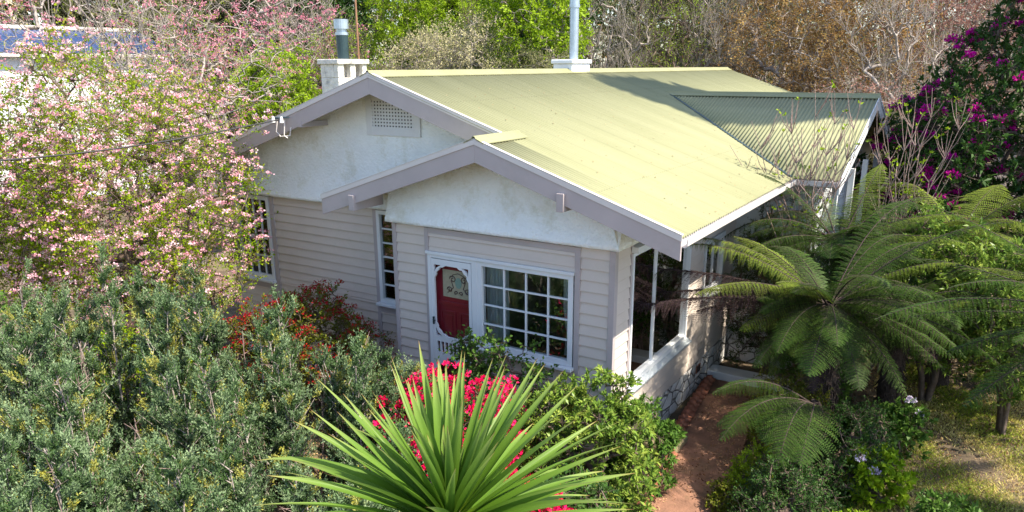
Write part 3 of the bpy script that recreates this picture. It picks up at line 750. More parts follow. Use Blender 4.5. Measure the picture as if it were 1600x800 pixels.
# --- cable bracket with insulators on the left barge
mbx = MB(); p0 = (-6.35, DY-.05, 3.90)
mbx.tube([(-6.30, DY-.06, 3.99), (-5.92, DY-.10, 4.02)], .015, 6); 
for q in (-6.25, -6.05): mbx.tube([(q, DY-.14, 3.93), (q, DY-.14, 4.03)], [.035, .02], 8, 1)
mbx.tube([(-6.2, DY-.1, 3.95), (-6.22, DY-.12, 3.78), (-6.15, DY-.1, 3.70), (-5.95, DY-.08, 3.72), (-5.93, DY-.06, 3.86)], .011, 5, 2)
mbx.tube([(-6.02, DY-.1, 3.97), (-6.04, DY-.12, 3.72), (-5.98, DY-.1, 3.68)], .011, 5, 2)
mbx.build('cable_bracket', [M['darksteel'], M['white'], M['cap']], bl, off=HO)

# --- chimneys
mbx = MB(); x0, x1, y0, y1 = -6.85, -6.40, 1.75, 2.52; cx, cyy = (x0+x1)/2, (y0+y1)/2
mbx.box(x0, x1, y0, y1, 3.6, 4.62, 0)
for (a, b, c, d) in ((x0, x0+.10, y0, y1), (x1-.12, x1, y0, y0+.16), (x1-.12, x1, y1-.12, y1), (x1-.12, x1, cyy-.06, cyy+.08), (x0+.10, x1-.12, y0, y0+.10), (x0+.10, x1-.12, y1-.10, y1), (x0+.10, x0+.14, y0+.1, y1-.1)): mbx.box(a, b, c, d, 4.62, 4.86, 0)
mbx.box(x0-.04, x1+.04, y0-.04, y1+.04, 4.86, 4.95, 0)
ch = mbx.build('chimney', M['chimney'], house, bevel=.015, off=HO)
mbx = MB(); fx, fy = cx-.02, cyy+.02
mbx.tube([(fx, fy, 4.95), (fx, fy, 5.38)], [.105, .115], 20); mbx.build('flue', M['darksteel'], ch, off=HO, smooth=False)
mbx = MB(); mbx.tube([(fx, fy, 5.38), (fx, fy, 5.43)], .122, 20); mbx.tube([(fx, fy, 5.49), (fx, fy, 5.66)], .135, 20); mbx.tube([(fx, fy, 5.42), (fx, fy, 5.50)], .095, 16); mbx.build('flue_cowl', M['galv'], ch, off=HO)
mbx = MB(); mbx.box(XM-.38, XM+.10, 6.55, 7.42, 4.2, 4.86); mbx.box(XM-.42, XM+.13, 6.51, 7.46, 4.86, 4.95)
ch2 = mbx.build('chimney', M['palewall'], house, bevel=.02, off=HO)
mbx = MB(); mbx.tube([(XM-.13, 7.05, 4.95), (XM-.13, 7.05, 6.05)], .10, 20); mbx.tube([(XM-.13, 7.05, 6.05), (XM-.13, 7.05, 6.12)], .12, 20); mbx.tube([(XM-.13, 7.05, 6.12), (XM-.13, 7.05, 7.0)], .108, 20); mbx.build('flue', M['galv'], ch2, off=HO)

# ------------------------------------------------------------------ hardscape
mbx = MB(); mbx.box(.05, 1.75, 4.25, 4.62, G0, G0+.16)
tag(mbx.build('garden_step', M['white'], bevel=.02), 'long low white step at the far end of the red path', 'step')
mbx = MB(); mbx.box(-.0+.06, .62, 1.05, 1.62, G0, G0+.12); tag(mbx.build('stone_slab', paint('weathered_slab', (.28, .23, .13), .9, .3, 6, .6, 20), bevel=.02), 'mossy stone slab at the corner where the wall meets the path edging', 'slab')
bm = bmesh.new(); bmesh.ops.create_cube(bm, size=1)
bmesh.ops.scale(bm, vec=(.20, .24, .15), verts=bm.verts); bmesh.ops.bevel(bm, geom=bm.edges[:], offset=.055, segments=3, affect='EDGES')
for v_ in bm.verts: v_.co += v_.normal*random.uniform(-.004, .004)
bme = bpy.data.meshes.new('edging_brick'); bm.to_mesh(bme); bm.free(); bme.materials.append(M['terracotta'])
for p_ in bme.polygons: p_.use_smooth = True
nb = 15
ORD = ['first', 'second', 'third', 'fourth', 'fifth', 'sixth', 'seventh', 'eighth', 'ninth', 'tenth', 'eleventh', 'twelfth', 'thirteenth', 'fourteenth', 'fifteenth']
BR1 = [ORD[k]+' from the mossy slab in the row running to the white step' for k in range(15)]
BR2 = [ORD[k]+' from the mossy slab in the row running towards the strappy clumps' for k in range(15)]
for k in range(nb):
    f = k/(nb-1); y = 1.25+f*2.75; x = .44-.26*f+random.uniform(-.012, .012)
    if k: pass
    o = bpy.data.objects.new('edging_brick', bme); C.objects.link(o); o.location = (x, y, G0+.08); o.rotation_euler = (random.uniform(-.1, .1), random.uniform(-.1, .1), random.uniform(-.15, .15)+.1)
    tag(o, 'terracotta edging brick, %s' % BR1[k], 'brick', 'terracotta bricks edging the path')
nb = 12
for k in range(nb):
    f = k/(nb-1); y = 1.0-f*2.8; x = .56+.36*f+random.uniform(-.012, .012)
    o = bpy.data.objects.new('edging_brick', bme); C.objects.link(o); o.location = (x, y, G0+.07); o.rotation_euler = (random.uniform(-.1, .1), random.uniform(-.1, .1), random.uniform(-.15, .15)-.1)
    tag(o, 'terracotta edging brick, %s' % BR2[k], 'brick', 'terracotta bricks edging the front stretch of path')
# white railing of the wing deck, seen through the ferns
rl = thing('white_railing', 'white painted timber railing beside the wing, half hidden behind the tree ferns', 'railing', (1.6, 7, G0))
mbx = MB()
for z in (.55, 1.25): mbx.box(1.72, 1.78, 5.2, 10.5, z, z+.06)
mbx.build('rail', M['white'], rl, off=(1.6, 7, G0))
mbx = MB()
for k in range(40): mbx.box(1.735, 1.765, 5.28+k*.13, 5.31+k*.13, .6, 1.25)
mbx.build('balusters', M['white'], rl, off=(1.6, 7, G0))
for k in range(4):
    mbx = MB(); y = 5.25+k*1.7; mbx.box(1.70, 1.80, y, y+.1, G0, 2.9); mbx.build('post', M['white'], rl, off=(1.6, 7, G0))

# power cable
cab = MB(); pts = []
A_, B_ = Vector((-6.1, DY-.14, 3.98)), Vector((-6.0, -9.5, 4.4))
for k in range(25):
    f = k/24; p = A_.lerp(B_, f); p.z -= .42*math.sin(f*math.pi); pts.append(p)
cab.tube(pts, .012, 6); tag(cab.build('power_cable', M['black']), 'black overhead service cable sagging from the left gable through the blossom', 'cable')
mbx = MB(); mbx.tube([(-6.50, 2.42, 4.95), (-6.50, 2.42, 7.2)], .018, 8); tag(mbx.build('roof_pole', M['copper']), 'thin brown pole standing on the back corner of the left chimney', 'pole')

# neighbour buildings (left)
nb_ = thing('neighbour_house', 'white walled neighbouring house with dark blue sheet roof behind the blossom trees', 'house', (-33, 10, G0))
NO = (-33, 10, G0)
a, b = Vector((-31.8, 2.0, 0)), Vector((-30.2, 14.6, 0)); dn = (b-a).normalized(); back = Vector((-dn.y, dn.x, 0))
mbx = MB(); mbx.prism([a+Vector((0, 0, G0)), b+Vector((0, 0, G0)), b+Vector((0, 0, 5.35)), a+Vector((0, 0, 5.35))], back*6); mbx.build('wall', M['palewall'], nb_, off=NO)
ts = np.arange(-.4, (b-a).length+.4, .2/6); V = []
for t in ts:
    h = .03*math.cos(t/.2*2*math.pi); p = a+dn*t-back*.4; q = a+dn*t+back*3.2
    V += [(p.x, p.y, 5.45+h), (q.x, q.y, 6.55+h)]
V = np.array(V); n_ = len(ts); F = np.array([(2*k, 2*k+2, 2*k+3, 2*k+1) for k in range(n_-1)])
mesh_np('roof', V, F, M['slate'], nb_, off=NO)
mbx = MB(); p = a-back*.42-dn*.4; q = b-back*.42+dn*.4; mbx.prism([p+Vector((0, 0, 5.3)), q+Vector((0, 0, 5.3)), q+Vector((0, 0, 5.44)), p+Vector((0, 0, 5.44))], back*.05)
p = a+back*3.1-dn*.4; q = b+back*3.1+dn*.4; mbx.prism([p+Vector((0, 0, 6.56)), q+Vector((0, 0, 6.56)), q+Vector((0, 0, 6.72)), p+Vector((0, 0, 6.72))], back*.3); mbx.build('roof_trim', M['cap'], nb_, off=NO)
fb = thing('far_building', 'cream rendered building at the top left edge beyond the blue roof', 'building', (-47, 16, G0))
mbx = MB(); mbx.box(-51, -45.6, 9, 16.4, G0, 9.6); mbx.build('wall', M['cream'], fb, off=(-47, 16, G0))
for k in range(3):
    mbx = MB(); mbx.box(-45.6, -45.5, 10+k*2.1, 11.1+k*2.1, 6.4, 8.4); mbx.build('window', M['glass_side'], fb, off=(-47, 16, G0))
mbx = MB(); mbx.prism([(-45.2, 8.6, 9.6), (-45.2, 16.8, 9.6), (-48.2, 16.8, 11.2), (-48.2, 8.6, 11.2)], (0, 0, .15)); mbx.prism([(-51.4, 8.6, 9.6), (-51.4, 16.8, 9.6), (-48.2, 16.8, 11.2), (-48.2, 8.6, 11.2)], (0, 0, .15)); mbx.build('roof', M['terracotta'], fb, off=(-47, 16, G0))
fe = thing('paling_fence', 'grey timber paling fence behind the cottage', 'fence', (-12, 21, G0))
mbx = MB()
for k in range(180):
    t = k/180; x, y = -26+32*t, 13+11*t; mbx.hexa([(x, y, G0), (x+.16, y+.055, G0), (x+.16, y+.075, G0), (x, y+.02, G0)], [(x, y, 1.0+.03*math.sin(k*7)), (x+.16, y+.055, 1.0+.03*math.sin(k*7)), (x+.16, y+.075, 1.0), (x, y+.02, 1.0)])
mbx.build('palings', M['greybark'], fe, off=(-12, 21, G0))

# ================================================================== VEGETATION
def V3(*a): return np.array(a, float)

# --- spiky palm in the foreground
def palm(base, head, nleaf=165, L0=1.06):
    root = thing('spiky_palm', 'big spiky palm head with long sword shaped green leaves in the foreground', 'palm', tuple(base))
    mb_ = MB(); mb_.tube([base, (base[0]+.03, base[1]+.02, base[2]+1.2), (head[0]-.02, head[1], head[2]-.5), (head[0], head[1], head[2]+.03)], [.13, .10, .09, .06], 12)
    mb_.build('trunk', M['bark'], root, off=base, smooth=True)
    LV, LF, LA = [], [], []
    for k in range(nleaf):
        f = (k+.5)/nleaf
        el = R(85-97*f**.95+random.uniform(-6, 6)); az = k*2.39996+random.uniform(-.15, .15)
        L = L0*(.72+.42*min(1, f*2.4))*random.uniform(.88, 1.06)
        if f < .08: L *= .62
        w_ = random.uniform(.048, .076); n = 12; droop = (.02+.30*max(0, f-.25))*random.uniform(.5, 1.5)
        rh = V3(math.cos(az), math.sin(az), 0); d0 = rh*math.cos(el)+V3(0, 0, math.sin(el))
        if random.random() < .10: droop += .25
        side = V3(-math.sin(az), math.cos(az), 0)
        tw = random.uniform(-.5, .5); sway = random.uniform(-.06, .06)
        Vv, al = [], []
        p = np.array(head)+d0*.03+V3(0, 0, -.20*f)
        for i in range(n+1):
            t = i/n; d = unit(d0+V3(0, 0, -1)*droop*2.2*t**1.6+side*sway*t*2)
            if i: p = p+d*L/n
            up = unit(np.cross(side, d)*-1); up = up if up[2] > -.2 or el > 1 else up
            ang = tw*(.3+t); s_ = side*math.cos(ang)+up*math.sin(ang); u_ = np.cross(d, s_)
            ww = w_*(.55+.45*min(1, t/.30)) if t < .45 else w_*max(0.02, 1-((t-.45)/.55)**1.5)
            vf = .26*ww
            for q, h in ((-.5, 1), (-.25, .42), (0, 0), (.25, .42), (.5, 1)): Vv.append(p+s_*ww*q-u_*vf*h*(-1 if np.dot(u_, V3(0, 0, 1)) > 0 else 1)*-1 if False else p+s_*ww*q+(u_ if u_[2] > 0 else -u_)*vf*h); al.append(min(1, t*1.0+random.uniform(-.01, .01)+(.05 if f > .85 else 0)))
        F = [(i*5+j, i*5+j+1, (i+1)*5+j+1, (i+1)*5+j) for i in range(n) for j in range(4)]
        if k < 100: mesh_np('leaf', Vv, F, LM['palm'], root, smooth=True, attrs={'along': al}, off=base)
        else: LF += [tuple(i_+len(LV) for i_ in q_) for q_ in F]; LV += Vv; LA += al
    tag(mesh_np('lower_leaves', LV, LF, LM['palm'], root, smooth=True, attrs={'along': LA}, off=base), kind='stuff')
    return root
palm((1.55, -5.53, G0), (1.49, -5.59, 2.20))

# --- junipers, lower left
def juniper(label, x, y, top, rad, K=150, seed=0):
    base = (x, y, G0); root = thing('juniper', label, 'juniper', base, 'junipers in front of the cottage')
    lv, st = Leaves(), Sticks(); bs = Sticks(); h = top-G0
    n = K
    # leaders: several ragged spires
    ns = 11; sp = []
    for i in range(ns):
        a = rng.random()*6.28; r = rad*.98*(i > 0)*math.sqrt(rng.random()); hh = top-(.05+.38*r/rad*h*.4)*(i > 0)-rng.random()*.45*(i > 0)
        tip_ = V3(x+math.cos(a)*r, y+math.sin(a)*r, hh); b = V3(x, y, G0)
        pl = [b+(tip_-b)*f+V3(math.cos(a), math.sin(a), 0)*r*.5*math.sin(f*3.14)*(f < 1)+rng.normal(size=3)*.02*(f > 0) for f in np.linspace(0, 1, 8)]
        sp.append(pl)
        P = np.array(pl); rr = np.linspace(.024, .006, 8); st.add(P[:-1], P[1:], rr[:-1], rr[1:])
    allP = np.concatenate([np.array([pl[i]+(np.array(pl[i+1])-pl[i])*f for i in range(1, 7) for f in np.linspace(0, 1, 6)]) for pl in sp])
    j = rng.integers(0, len(allP), int(n*2.6)); b = allP[j]+rng.normal(size=(len(j), 3))*.03
    zf = np.clip((b[:, 2]-G0)/h, 0, 1)
    a = rng.random(len(j))*6.28; outv = np.stack([np.cos(a), np.sin(a), .7+.9*rng.random(len(j))], 1)
    clump = np.clip(.62+.55*np.sin(a*3+x*5+b[:, 2]*3.1)*np.cos(b[:, 2]*6.3+y*3+a), .12, 1.2)
    ln = rad*(.22+.60*(1-zf)+.12*rng.random(len(j)))*(.5+.6*rng.random(len(j)))*clump*.85
    e = b+unit(outv)*ln[:, None]+V3(0, 0, 1)*ln[:, None]*.18
    st.add(b, e, .006, .003)
    # sprays along the outer part of each branchlet
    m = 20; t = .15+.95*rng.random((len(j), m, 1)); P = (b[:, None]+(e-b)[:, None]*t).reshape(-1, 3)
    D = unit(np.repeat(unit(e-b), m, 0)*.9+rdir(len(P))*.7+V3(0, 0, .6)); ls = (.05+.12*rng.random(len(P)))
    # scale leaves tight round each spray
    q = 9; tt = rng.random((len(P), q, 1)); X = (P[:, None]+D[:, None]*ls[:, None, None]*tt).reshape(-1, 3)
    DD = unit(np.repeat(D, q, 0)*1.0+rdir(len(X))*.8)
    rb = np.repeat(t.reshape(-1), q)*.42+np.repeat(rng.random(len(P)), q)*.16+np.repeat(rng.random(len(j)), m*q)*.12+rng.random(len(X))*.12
    odd = np.repeat(rng.random(len(j)) < .10, m*q); rb = np.where(odd, .86+.14*rng.random(len(X)), rb)
    lv.add(X, DD, rdir(len(X)), .022+.016*rng.random(len(X)), .011, 0, rb)
    # bare dry leaders poking out
    for q_ in range(4):
        aa = rng.random()*6.28; r_ = rad*(.35+.4*rng.random()); b0 = V3(x+math.cos(aa)*r_*.7, y+math.sin(aa)*r_*.7, G0+h*.25); e0 = V3(x+math.cos(aa)*r_, y+math.sin(aa)*r_, G0+h*(.62+.3*rng.random()))
        P_ = np.array([b0+(e0-b0)*f+rng.normal(size=3)*.02 for f in np.linspace(0, 1, 7)]); bs.add(P_[:-1], P_[1:], np.linspace(.013, .006, 6), np.linspace(.012, .004, 6))
        k_ = 22; f_ = rng.random((k_, 1)); Q_ = b0+(e0-b0)*f_; bs.add(Q_, Q_+unit(rdir(k_)+V3(0, 0, .6))*(.05+.10*rng.random((k_, 1))), .004, .0015)
    for pl in sp[:3]:
        tp = np.array(pl[-1]); k = 7; bb = tp+V3(0, 0, -.35)+(rng.random((k, 1))*V3(0, 0, .4)); ee = bb+unit(rdir(k)+V3(0, 0, 1.0))*.16
        bs.add(bb, ee, .005, .002)
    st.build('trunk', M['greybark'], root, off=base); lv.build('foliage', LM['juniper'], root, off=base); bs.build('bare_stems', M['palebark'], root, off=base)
JUN = [('grey green juniper at the left edge below the blossom tree', -5.3, -4.7, 2.45, .95), ('tall grey green juniper between the left edge and the blossom tree foot', -4.45, -4.2, 2.62, .95),
 ('ragged juniper under the right half of the blossom tree', -3.45, -3.75, 2.5, .95), ('juniper with bare forked tips beside the red leaved azalea', -2.75, -3.2, 2.05, .85),
 ('blue green juniper whose tips reach towards the porch corner', -1.75, -2.9, 1.75, .75), 
 ('nearest juniper in the bottom left corner of the garden', -2.15, -6.1, 1.85, .85), ('juniper with a bare stem in the middle of the front row', -1.35, -5.55, 1.75, .85),
 ('front row juniper with yellowing sprays left of the palm', -.55, -5.0, 1.65, .85), ('low juniper tucked behind the left palm leaves', -.55, -3.85, 1.35, .75),
 ('broad juniper behind the bottom left corner one', -3.3, -5.4, 1.95, .9), ('juniper between the tall rear junipers and the front row', -2.3, -4.5, 1.85, .9)]
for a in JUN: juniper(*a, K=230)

# --- blossom trees (upper left)
def tree(name, label, cat, base, c, rad, K, m, n, L, Wd, leaf, bark, cr=.45, trunk_r=None, group=None, mats_p=None, rt=.007, flowers=None, fp=None, nst=1, low=-.7, inner=.3, up=.15, flat=.5, spread=1.0, tw=.003, steps=3, leafy=True, fsize=(.031, .027), fclu=True, p=.5, jit=.12):
    root = thing(name, label, cat, tuple(base), group); lv, st = Leaves(), Sticks()
    T = ell(K, c, rad, inner, low); T = T[T[:, 2] > base[2]+.3]
    zc = c[2]-rad[2]*.55
    if nst == 1: pl = [[V3(*base)+(V3(c[0], c[1], zc)-V3(*base))*f+rng.normal(size=3)*.05*(0 < f) for f in (0, .3, .6, 1)]]
    else: pl = stems(base, nst, min(rad[:2])*.5, max(base[2]+.5, zc))
    dirs = skeleton(st, pl, T, rt, jit=jit, steps=steps, p=p)
    E_ = sprays(lv, st, T, dirs, cr, m, n, L, Wd, 0, up, tr=tw, mats_p=mats_p, flat=flat, spread=spread)
    st.build('trunk', bark, root, off=base)
    if leafy: lv.build('crown', leaf, root, off=base)
    if flowers:
        fl = Leaves(); kk, per, fr = flowers
        wt = np.repeat(rng.random(len(T))**2.2+.03, m); wt = wt*(1 if fclu else 0)+(0 if fclu else 1); wt /= wt.sum()
        cc = E_[rng.choice(len(E_), min(kk, len(E_)*2//3), replace=False, p=wt)]
        cc = cc+rng.normal(size=cc.shape)*.03
        balls(fl, cc, per, fr, fsize[0], fsize[1]); fl.build('blossoms', fp, root, off=base)
    return root
tree('blossom_tree', 'pale pink blossom tree with fresh green leaves left of the cottage gable', 'tree', (-8.6, -1.7, G0), (-8.42, -1.6, 2.5), (2.35, 2.0, 2.6), 450, 9, 13, .050, .030, LM['cherry_leaf'], M['bark'], cr=.46, flowers=(3900, 20, .057), fp=LM['cherry_flower'], low=-.75, rt=.006)
tree('blossom_tree', 'pale pink blossom tree at the far left edge in front of the blue roofed house', 'tree', (-10.6, -3.4, G0), (-10.4, -3.1, 2.5), (2.1, 2.0, 2.2), 320, 9, 13, .052, .032, LM['cherry_leaf'], M['bark'], cr=.46, flowers=(2300, 20, .057), fp=LM['cherry_flower'], low=-.75, rt=.006)
tree('blossom_tree', 'small pink flowered tree with sparse grey branches reaching above the left gable', 'tree', (-12.0, 2.3, G0), (-11.7, 2.4, 4.2), (2.6, 2.3, 2.2), 170, 6, 5, .045, .028, LM['cherry_leaf'], M['greybark'], cr=.5, flowers=(550, 12, .06), fp=LM['pink_flower'], rt=.007)
tree('blossom_tree', 'deep pink blossom tree behind the left chimney', 'tree', (-17.5, 9.5, G0), (-17.3, 9.5, 5.4), (3.6, 3.0, 2.8), 220, 7, 2, .06, .035, LM['olive'], M['greybark'], cr=.6, flowers=(620, 10, .09), fp=LM['pink_flower'], fsize=(.06, .05), rt=.009)
tree('blossom_tree', 'pink blossom tree with bare grey limbs above the blue roof', 'tree', (-22.0, 6.0, G0), (-21.5, 6.2, 6.2), (3.8, 3.4, 3.0), 150, 6, 2, .06, .03, LM['cherry_leaf'], M['greybark'], cr=.7, flowers=(260, 10, .10), fp=LM['pink_flower'], fsize=(.06, .05), rt=.010)
# --- azaleas and shrubs along the front
bush('red_azalea', 'dark red and olive leaved azalea against the left weatherboard wall', 'shrub', (-5.2, -.65, G0), (-5.2, -.55, .15), (1.5, .9, 1.12), 300, 8, 10, .045, .026, LM['azalea_leaf'], M['bark'], cr=.22, flowers=(LM['red_leaf'], 420, 12, .07, .042, .024, -.1), fname='red_leaves')
bush('pink_azalea', 'hot pink flowering azalea directly behind the palm, below the front door', 'shrub', (-1.0, -2.35, G0), (-1.0, -2.35, .30), (.88, .8, 1.05), 240, 8, 8, .045, .026, LM['mid_leaf'], M['bark'], cr=.2, flowers=(LM['hot_pink'], 640, 16, .065, .043, .038, -.3), low=-.9)
bush('pink_azalea', 'smaller hot pink azalea low on the right side of the palm', 'shrub', (.35, -3.0, G0), (.4, -3.0, .15), (.55, .5, .62), 90, 8, 8, .045, .026, LM['mid_leaf'], M['bark'], cr=.18, flowers=(LM['hot_pink'], 200, 18, .07, .048, .042, -.2), low=-.9)
bush('rose_bush', 'loose green rose bush growing up in front of the porch window', 'shrub', (-1.25, -.75, G0), (-1.25, -.75, .55), (.85, .38, .75), 60, 5, 8, .06, .042, LM['mid_leaf'], M['bark'], cr=.24, low=-.6, inner=.2, up=.5)
bush('rose_bush', 'thin leafy rose shoot in front of the screen door edge', 'shrub', (-1.85, -.65, G0), (-1.9, -.62, .55), (.3, .25, .65), 26, 5, 8, .055, .038, LM['mid_leaf'], M['bark'], cr=.16, low=-.6, inner=.2, up=.5)
bush('pieris_shrub', 'rounded shrub with whorled light green leaves right of the palm at the porch corner', 'shrub', (.3, -1.35, G0), (.25, -1.3, .22), (.92, .80, .98), 230, 6, 13, .082, .032, LM['pieris'], M['bark'], cr=.17, low=-.8, tip=True, flat=.75, up=.6)
bush('pieris_shrub', 'second whorled leaf shrub in shade below the porch side window', 'shrub', (.62, -.1, G0), (.60, -.25, -.15), (.5, .6, .66), 90, 6, 12, .075, .03, LM['mid_leaf'], M['bark'], cr=.15, low=-.8, tip=True, flat=.75, up=.6)
bush('low_shrub', 'dark low foliage along the footing under the porch window', 'shrub', (-2.9, -1.1, G0), (-2.9, -1.1, -.1), (.85, .55, .75), 90, 7, 10, .05, .03, LM['dark_leaf'], M['bark'], cr=.2, low=-.8)
bush('low_shrub', 'dark shrub filling the shade between palm and pieris', 'shrub', (.75, -2.4, G0), (.65, -2.4, -.1), (.6, .6, .7), 110, 7, 10, .05, .028, LM['dark_leaf'], M['bark'], cr=.2, low=-.8)
bush('low_shrub', 'yellow green shrub behind the left fan of palm leaves', 'shrub', (-.35, -3.3, G0), (-.35, -3.4, .0), (.65, .6, .8), 120, 7, 10, .045, .026, LM['lime'], M['bark'], cr=.18, low=-.8)
bush('green_shrub', 'leafy green shrub at the foot of the blossom trees, left edge', 'shrub', (-7.4, -4.3, G0), (-7.4, -4.2, .3), (1.5, 1.0, 1.35), 200, 7, 10, .06, .036, LM['mid_leaf'], M['bark'], cr=.3, low=-.8)
bush('green_shrub', 'leafy green shrub between the blossom tree foot and the left window', 'shrub', (-6.3, -2.7, G0), (-6.5, -2.8, .0), (1.1, .9, 1.0), 180, 7, 10, .055, .034, LM['cherry_leaf'], M['bark'], cr=.28, low=-.8)
# --- strappy clumps
def strap(label, x, y, n, L, wd=.025, mat='strap', name='strappy_clump', z=G0, spread=.12):
    root = tag(None, None) if False else None
    Vv, F, rr = [], [], []
    for k in range(n):
        az = random.uniform(0, 6.28); el = random.uniform(.7, 1.45); l = L*random.uniform(.6, 1.1); d0 = V3(math.cos(az)*math.cos(el), math.sin(az)*math.cos(el), math.sin(el))
        p = V3(x+math.cos(az)*random.uniform(0, spread), y+math.sin(az)*random.uniform(0, spread), z); s_ = V3(-math.sin(az), math.cos(az), 0); r0 = random.random(); i0 = len(Vv)
        for i in range(7):
            t = i/6; d = unit(d0+V3(0, 0, -1.5)*t**1.8)
            if i: p = p+d*l/6
            ww = wd*(1-t**2.2)+.001; Vv += [p-s_*ww/2, p+s_*ww/2]; rr += [r0*.7+.3*t]*2
            if i: a = i0+2*i; F.append((a-2, a-1, a+1, a))
    o = mesh_np(name, Vv, F, LM[mat], None, attrs={'rnd': rr}, off=(x, y, z)); o.location = (x, y, z)
    return tag(o, label, 'plant', 'strappy plants beside the path')
for lab, x, y, n, L in (('strappy green clump nearest the path at the bottom edge', 1.0, -2.35, 150, .62), ('strappy green clump just left of the bottom of the path', .72, -2.9, 130, .62),
    ('strappy clump between the palm and the path edging', .95, -1.55, 110, .5), ('strappy clump under the right palm leaves', 1.05, -3.3, 120, .6), ('small strappy clump against the edging bricks', .62, -.75, 80, .42)): strap(lab, x, y, n, L)

# --- tree ferns
def frond(root, base, crown, az, el, L, mat, droop, name='frond', label=None, npin=30, wd=.42):
    lv = Leaves(); st = Sticks(); rh = V3(math.cos(az), math.sin(az), 0); d0 = rh*math.cos(el)+V3(0, 0, math.sin(el)); side = V3(-math.sin(az), math.cos(az), 0)
    n = 26; P = [np.array(crown)+rh*.08]
    Ds = []
    sw = random.uniform(-.25, .25)
    for i in range(n):
        t = i/n; d = unit(d0+V3(0, 0, -1)*droop*t**1.3+side*sw*t); Ds.append(d); P.append(P[-1]+d*L/n)
    P = np.array(P); Ds.append(Ds[-1]); Ds = np.array(Ds); rr = np.linspace(.014, .003, n+1)
    st.add(P[:-1], P[1:], rr[:-1], rr[1:])
    st.build('rachis', M['bark'], root, off=base) if False else None
    tt = np.linspace(.14, .995, npin); idx = tt*n; i0 = np.minimum(idx.astype(int), n-1); fr_ = (idx-i0)[:, None]
    B = P[i0]*(1-fr_)+P[i0+1]*fr_; DD = Ds[i0]
    prof = wd*np.sin(np.clip((tt-.06)/.94, 0, 1)**.72*math.pi)**.75+.02
    Vb = []
    for sgn in (-1, 1):
        sd_ = side-DD*(DD@side)[:, None]; sd_ = unit(sd_)
        upn = unit(np.cross(sd_, DD)); upn = np.where(upn[:, 2:3] < 0, -upn, upn)
        pd = unit(sd_*sgn+DD*.38-upn*.12+rng.normal(size=B.shape)*.05)
        pl = prof*(.9+.2*rng.random(npin))
        q = 15; u = (np.arange(q)+.5)/q
        sag = -V3(0, 0, 1)[None, None]*(pl[:, None, None]*.25*u[None, :, None]**2)
        X = B[:, None]+pd[:, None]*pl[:, None, None]*u[None, :, None]+sag
        st.add(B, B+pd*pl[:, None]*.6, .0028, .0018); 
        for s2 in (-1, 1):
            pn = unit(DD*s2-pd*(np.sum(DD*s2*pd, 1))[:, None]); D2 = unit(pn[:, None]+pd[:, None]*.35+rng.normal(size=X.shape)*.07)
            l2 = (.052*(wd/.42))*(1-u**2.2*.85)[None, :]*(.35+.65*np.sin(np.clip(tt, 0, 1)*math.pi)**.5)[:, None]
            lv.add(X.reshape(-1, 3), D2.reshape(-1, 3), np.repeat(upn, q, 0), np.maximum(l2.reshape(-1), .008), np.full(npin*q, .016)*(wd/.42), 0, np.repeat(rng.random(npin)*.3, q)+rng.random(npin*q)*.4+.15)
    a = [np.concatenate([s_[k] for s_ in st.a]) for k in range(4)]; Vs, Fs = segtubes(*a, n=4)
    Vl = np.concatenate(lv.V); nl = len(Vl)//4
    V = np.concatenate([Vl, Vs]); F = np.concatenate([np.arange(nl*4).reshape(nl, 4), Fs+nl*4])
    mi = np.concatenate([np.zeros(nl, int), np.ones(len(Fs), int)]); ra = np.concatenate([np.concatenate(lv.r), np.zeros(len(Vs))])
    o = mesh_np(name, V, F, [LM[mat], M['darkbark']], root, mi, {'rnd': ra}, off=base)
    if label: o['label'] = label
def treefern(label, base, crown, n, L, lit=.3, az0=0, els=(.2, .9), dead=(), trunk=.17, wd=.42, droop=1.1, fan=None):
    root = thing('tree_fern', label, 'tree fern', tuple(base), 'tree ferns right of the cottage')
    if trunk:
        st = Sticks(); b, c_ = V3(*base), V3(*crown); pts = [b+(c_-b)*f+rng.normal(size=3)*.02*(0 < f < 1) for f in np.linspace(0, 1, 9)]; P = np.array(pts); rr = trunk*np.array([1.35, 1.15, 1.05, 1, 1, 1, 1, .95, .8]); st.add(P[:-1], P[1:], rr[:-1], rr[1:])
        k = 420; f = rng.random((k, 1)); a = rng.random(k)*6.28; o_ = np.stack([np.cos(a), np.sin(a), np.zeros(k)], 1); q0 = b+(c_-b)*f+o_*trunk*.95; st.add(q0, q0+o_*.05+V3(0, 0, -.10)+rng.normal(size=(k, 3))*.02, .012, .004)
        st.build('trunk', M['darkbark'], root, n=10, off=base)
    for k in range(n):
        f = k/n; az = az0+k*2.39996+random.uniform(-.4, .4) if fan is None else fan[0]+(fan[1]-fan[0])*((k*.618) % 1); el = els[0]+(els[1]-els[0])*(1-f)+random.uniform(-.1, .1)
        frond(root, base, crown, az, el, L*random.uniform(.62, 1.12)*(1-.42*max(0, math.cos(az+1.25))*(trunk > .1)-.38*max(0, math.cos(az-math.pi))*(crown[2] < 1.6 and crown[0] < 2.5 and trunk > .1)), 'fern_lit' if random.random() < lit else 'fern', droop*random.uniform(.45, 1.5), wd=wd*random.uniform(.75, 1.15))
    if trunk > .1:
        for k in range(7): frond(root, base, V3(*crown)-V3(0, 0, .12), az0+k*.9+random.uniform(-.3, .3), random.uniform(-.5, -.1), L*random.uniform(.4, .6), 'fern_dead' if k % 2 else 'fern', 1.6, wd=wd*.7)
    for az, el, l, dr, mt, lab in dead: frond(root, base, crown, az, el, l, mt, dr, label=lab, wd=.55 if lab else wd)
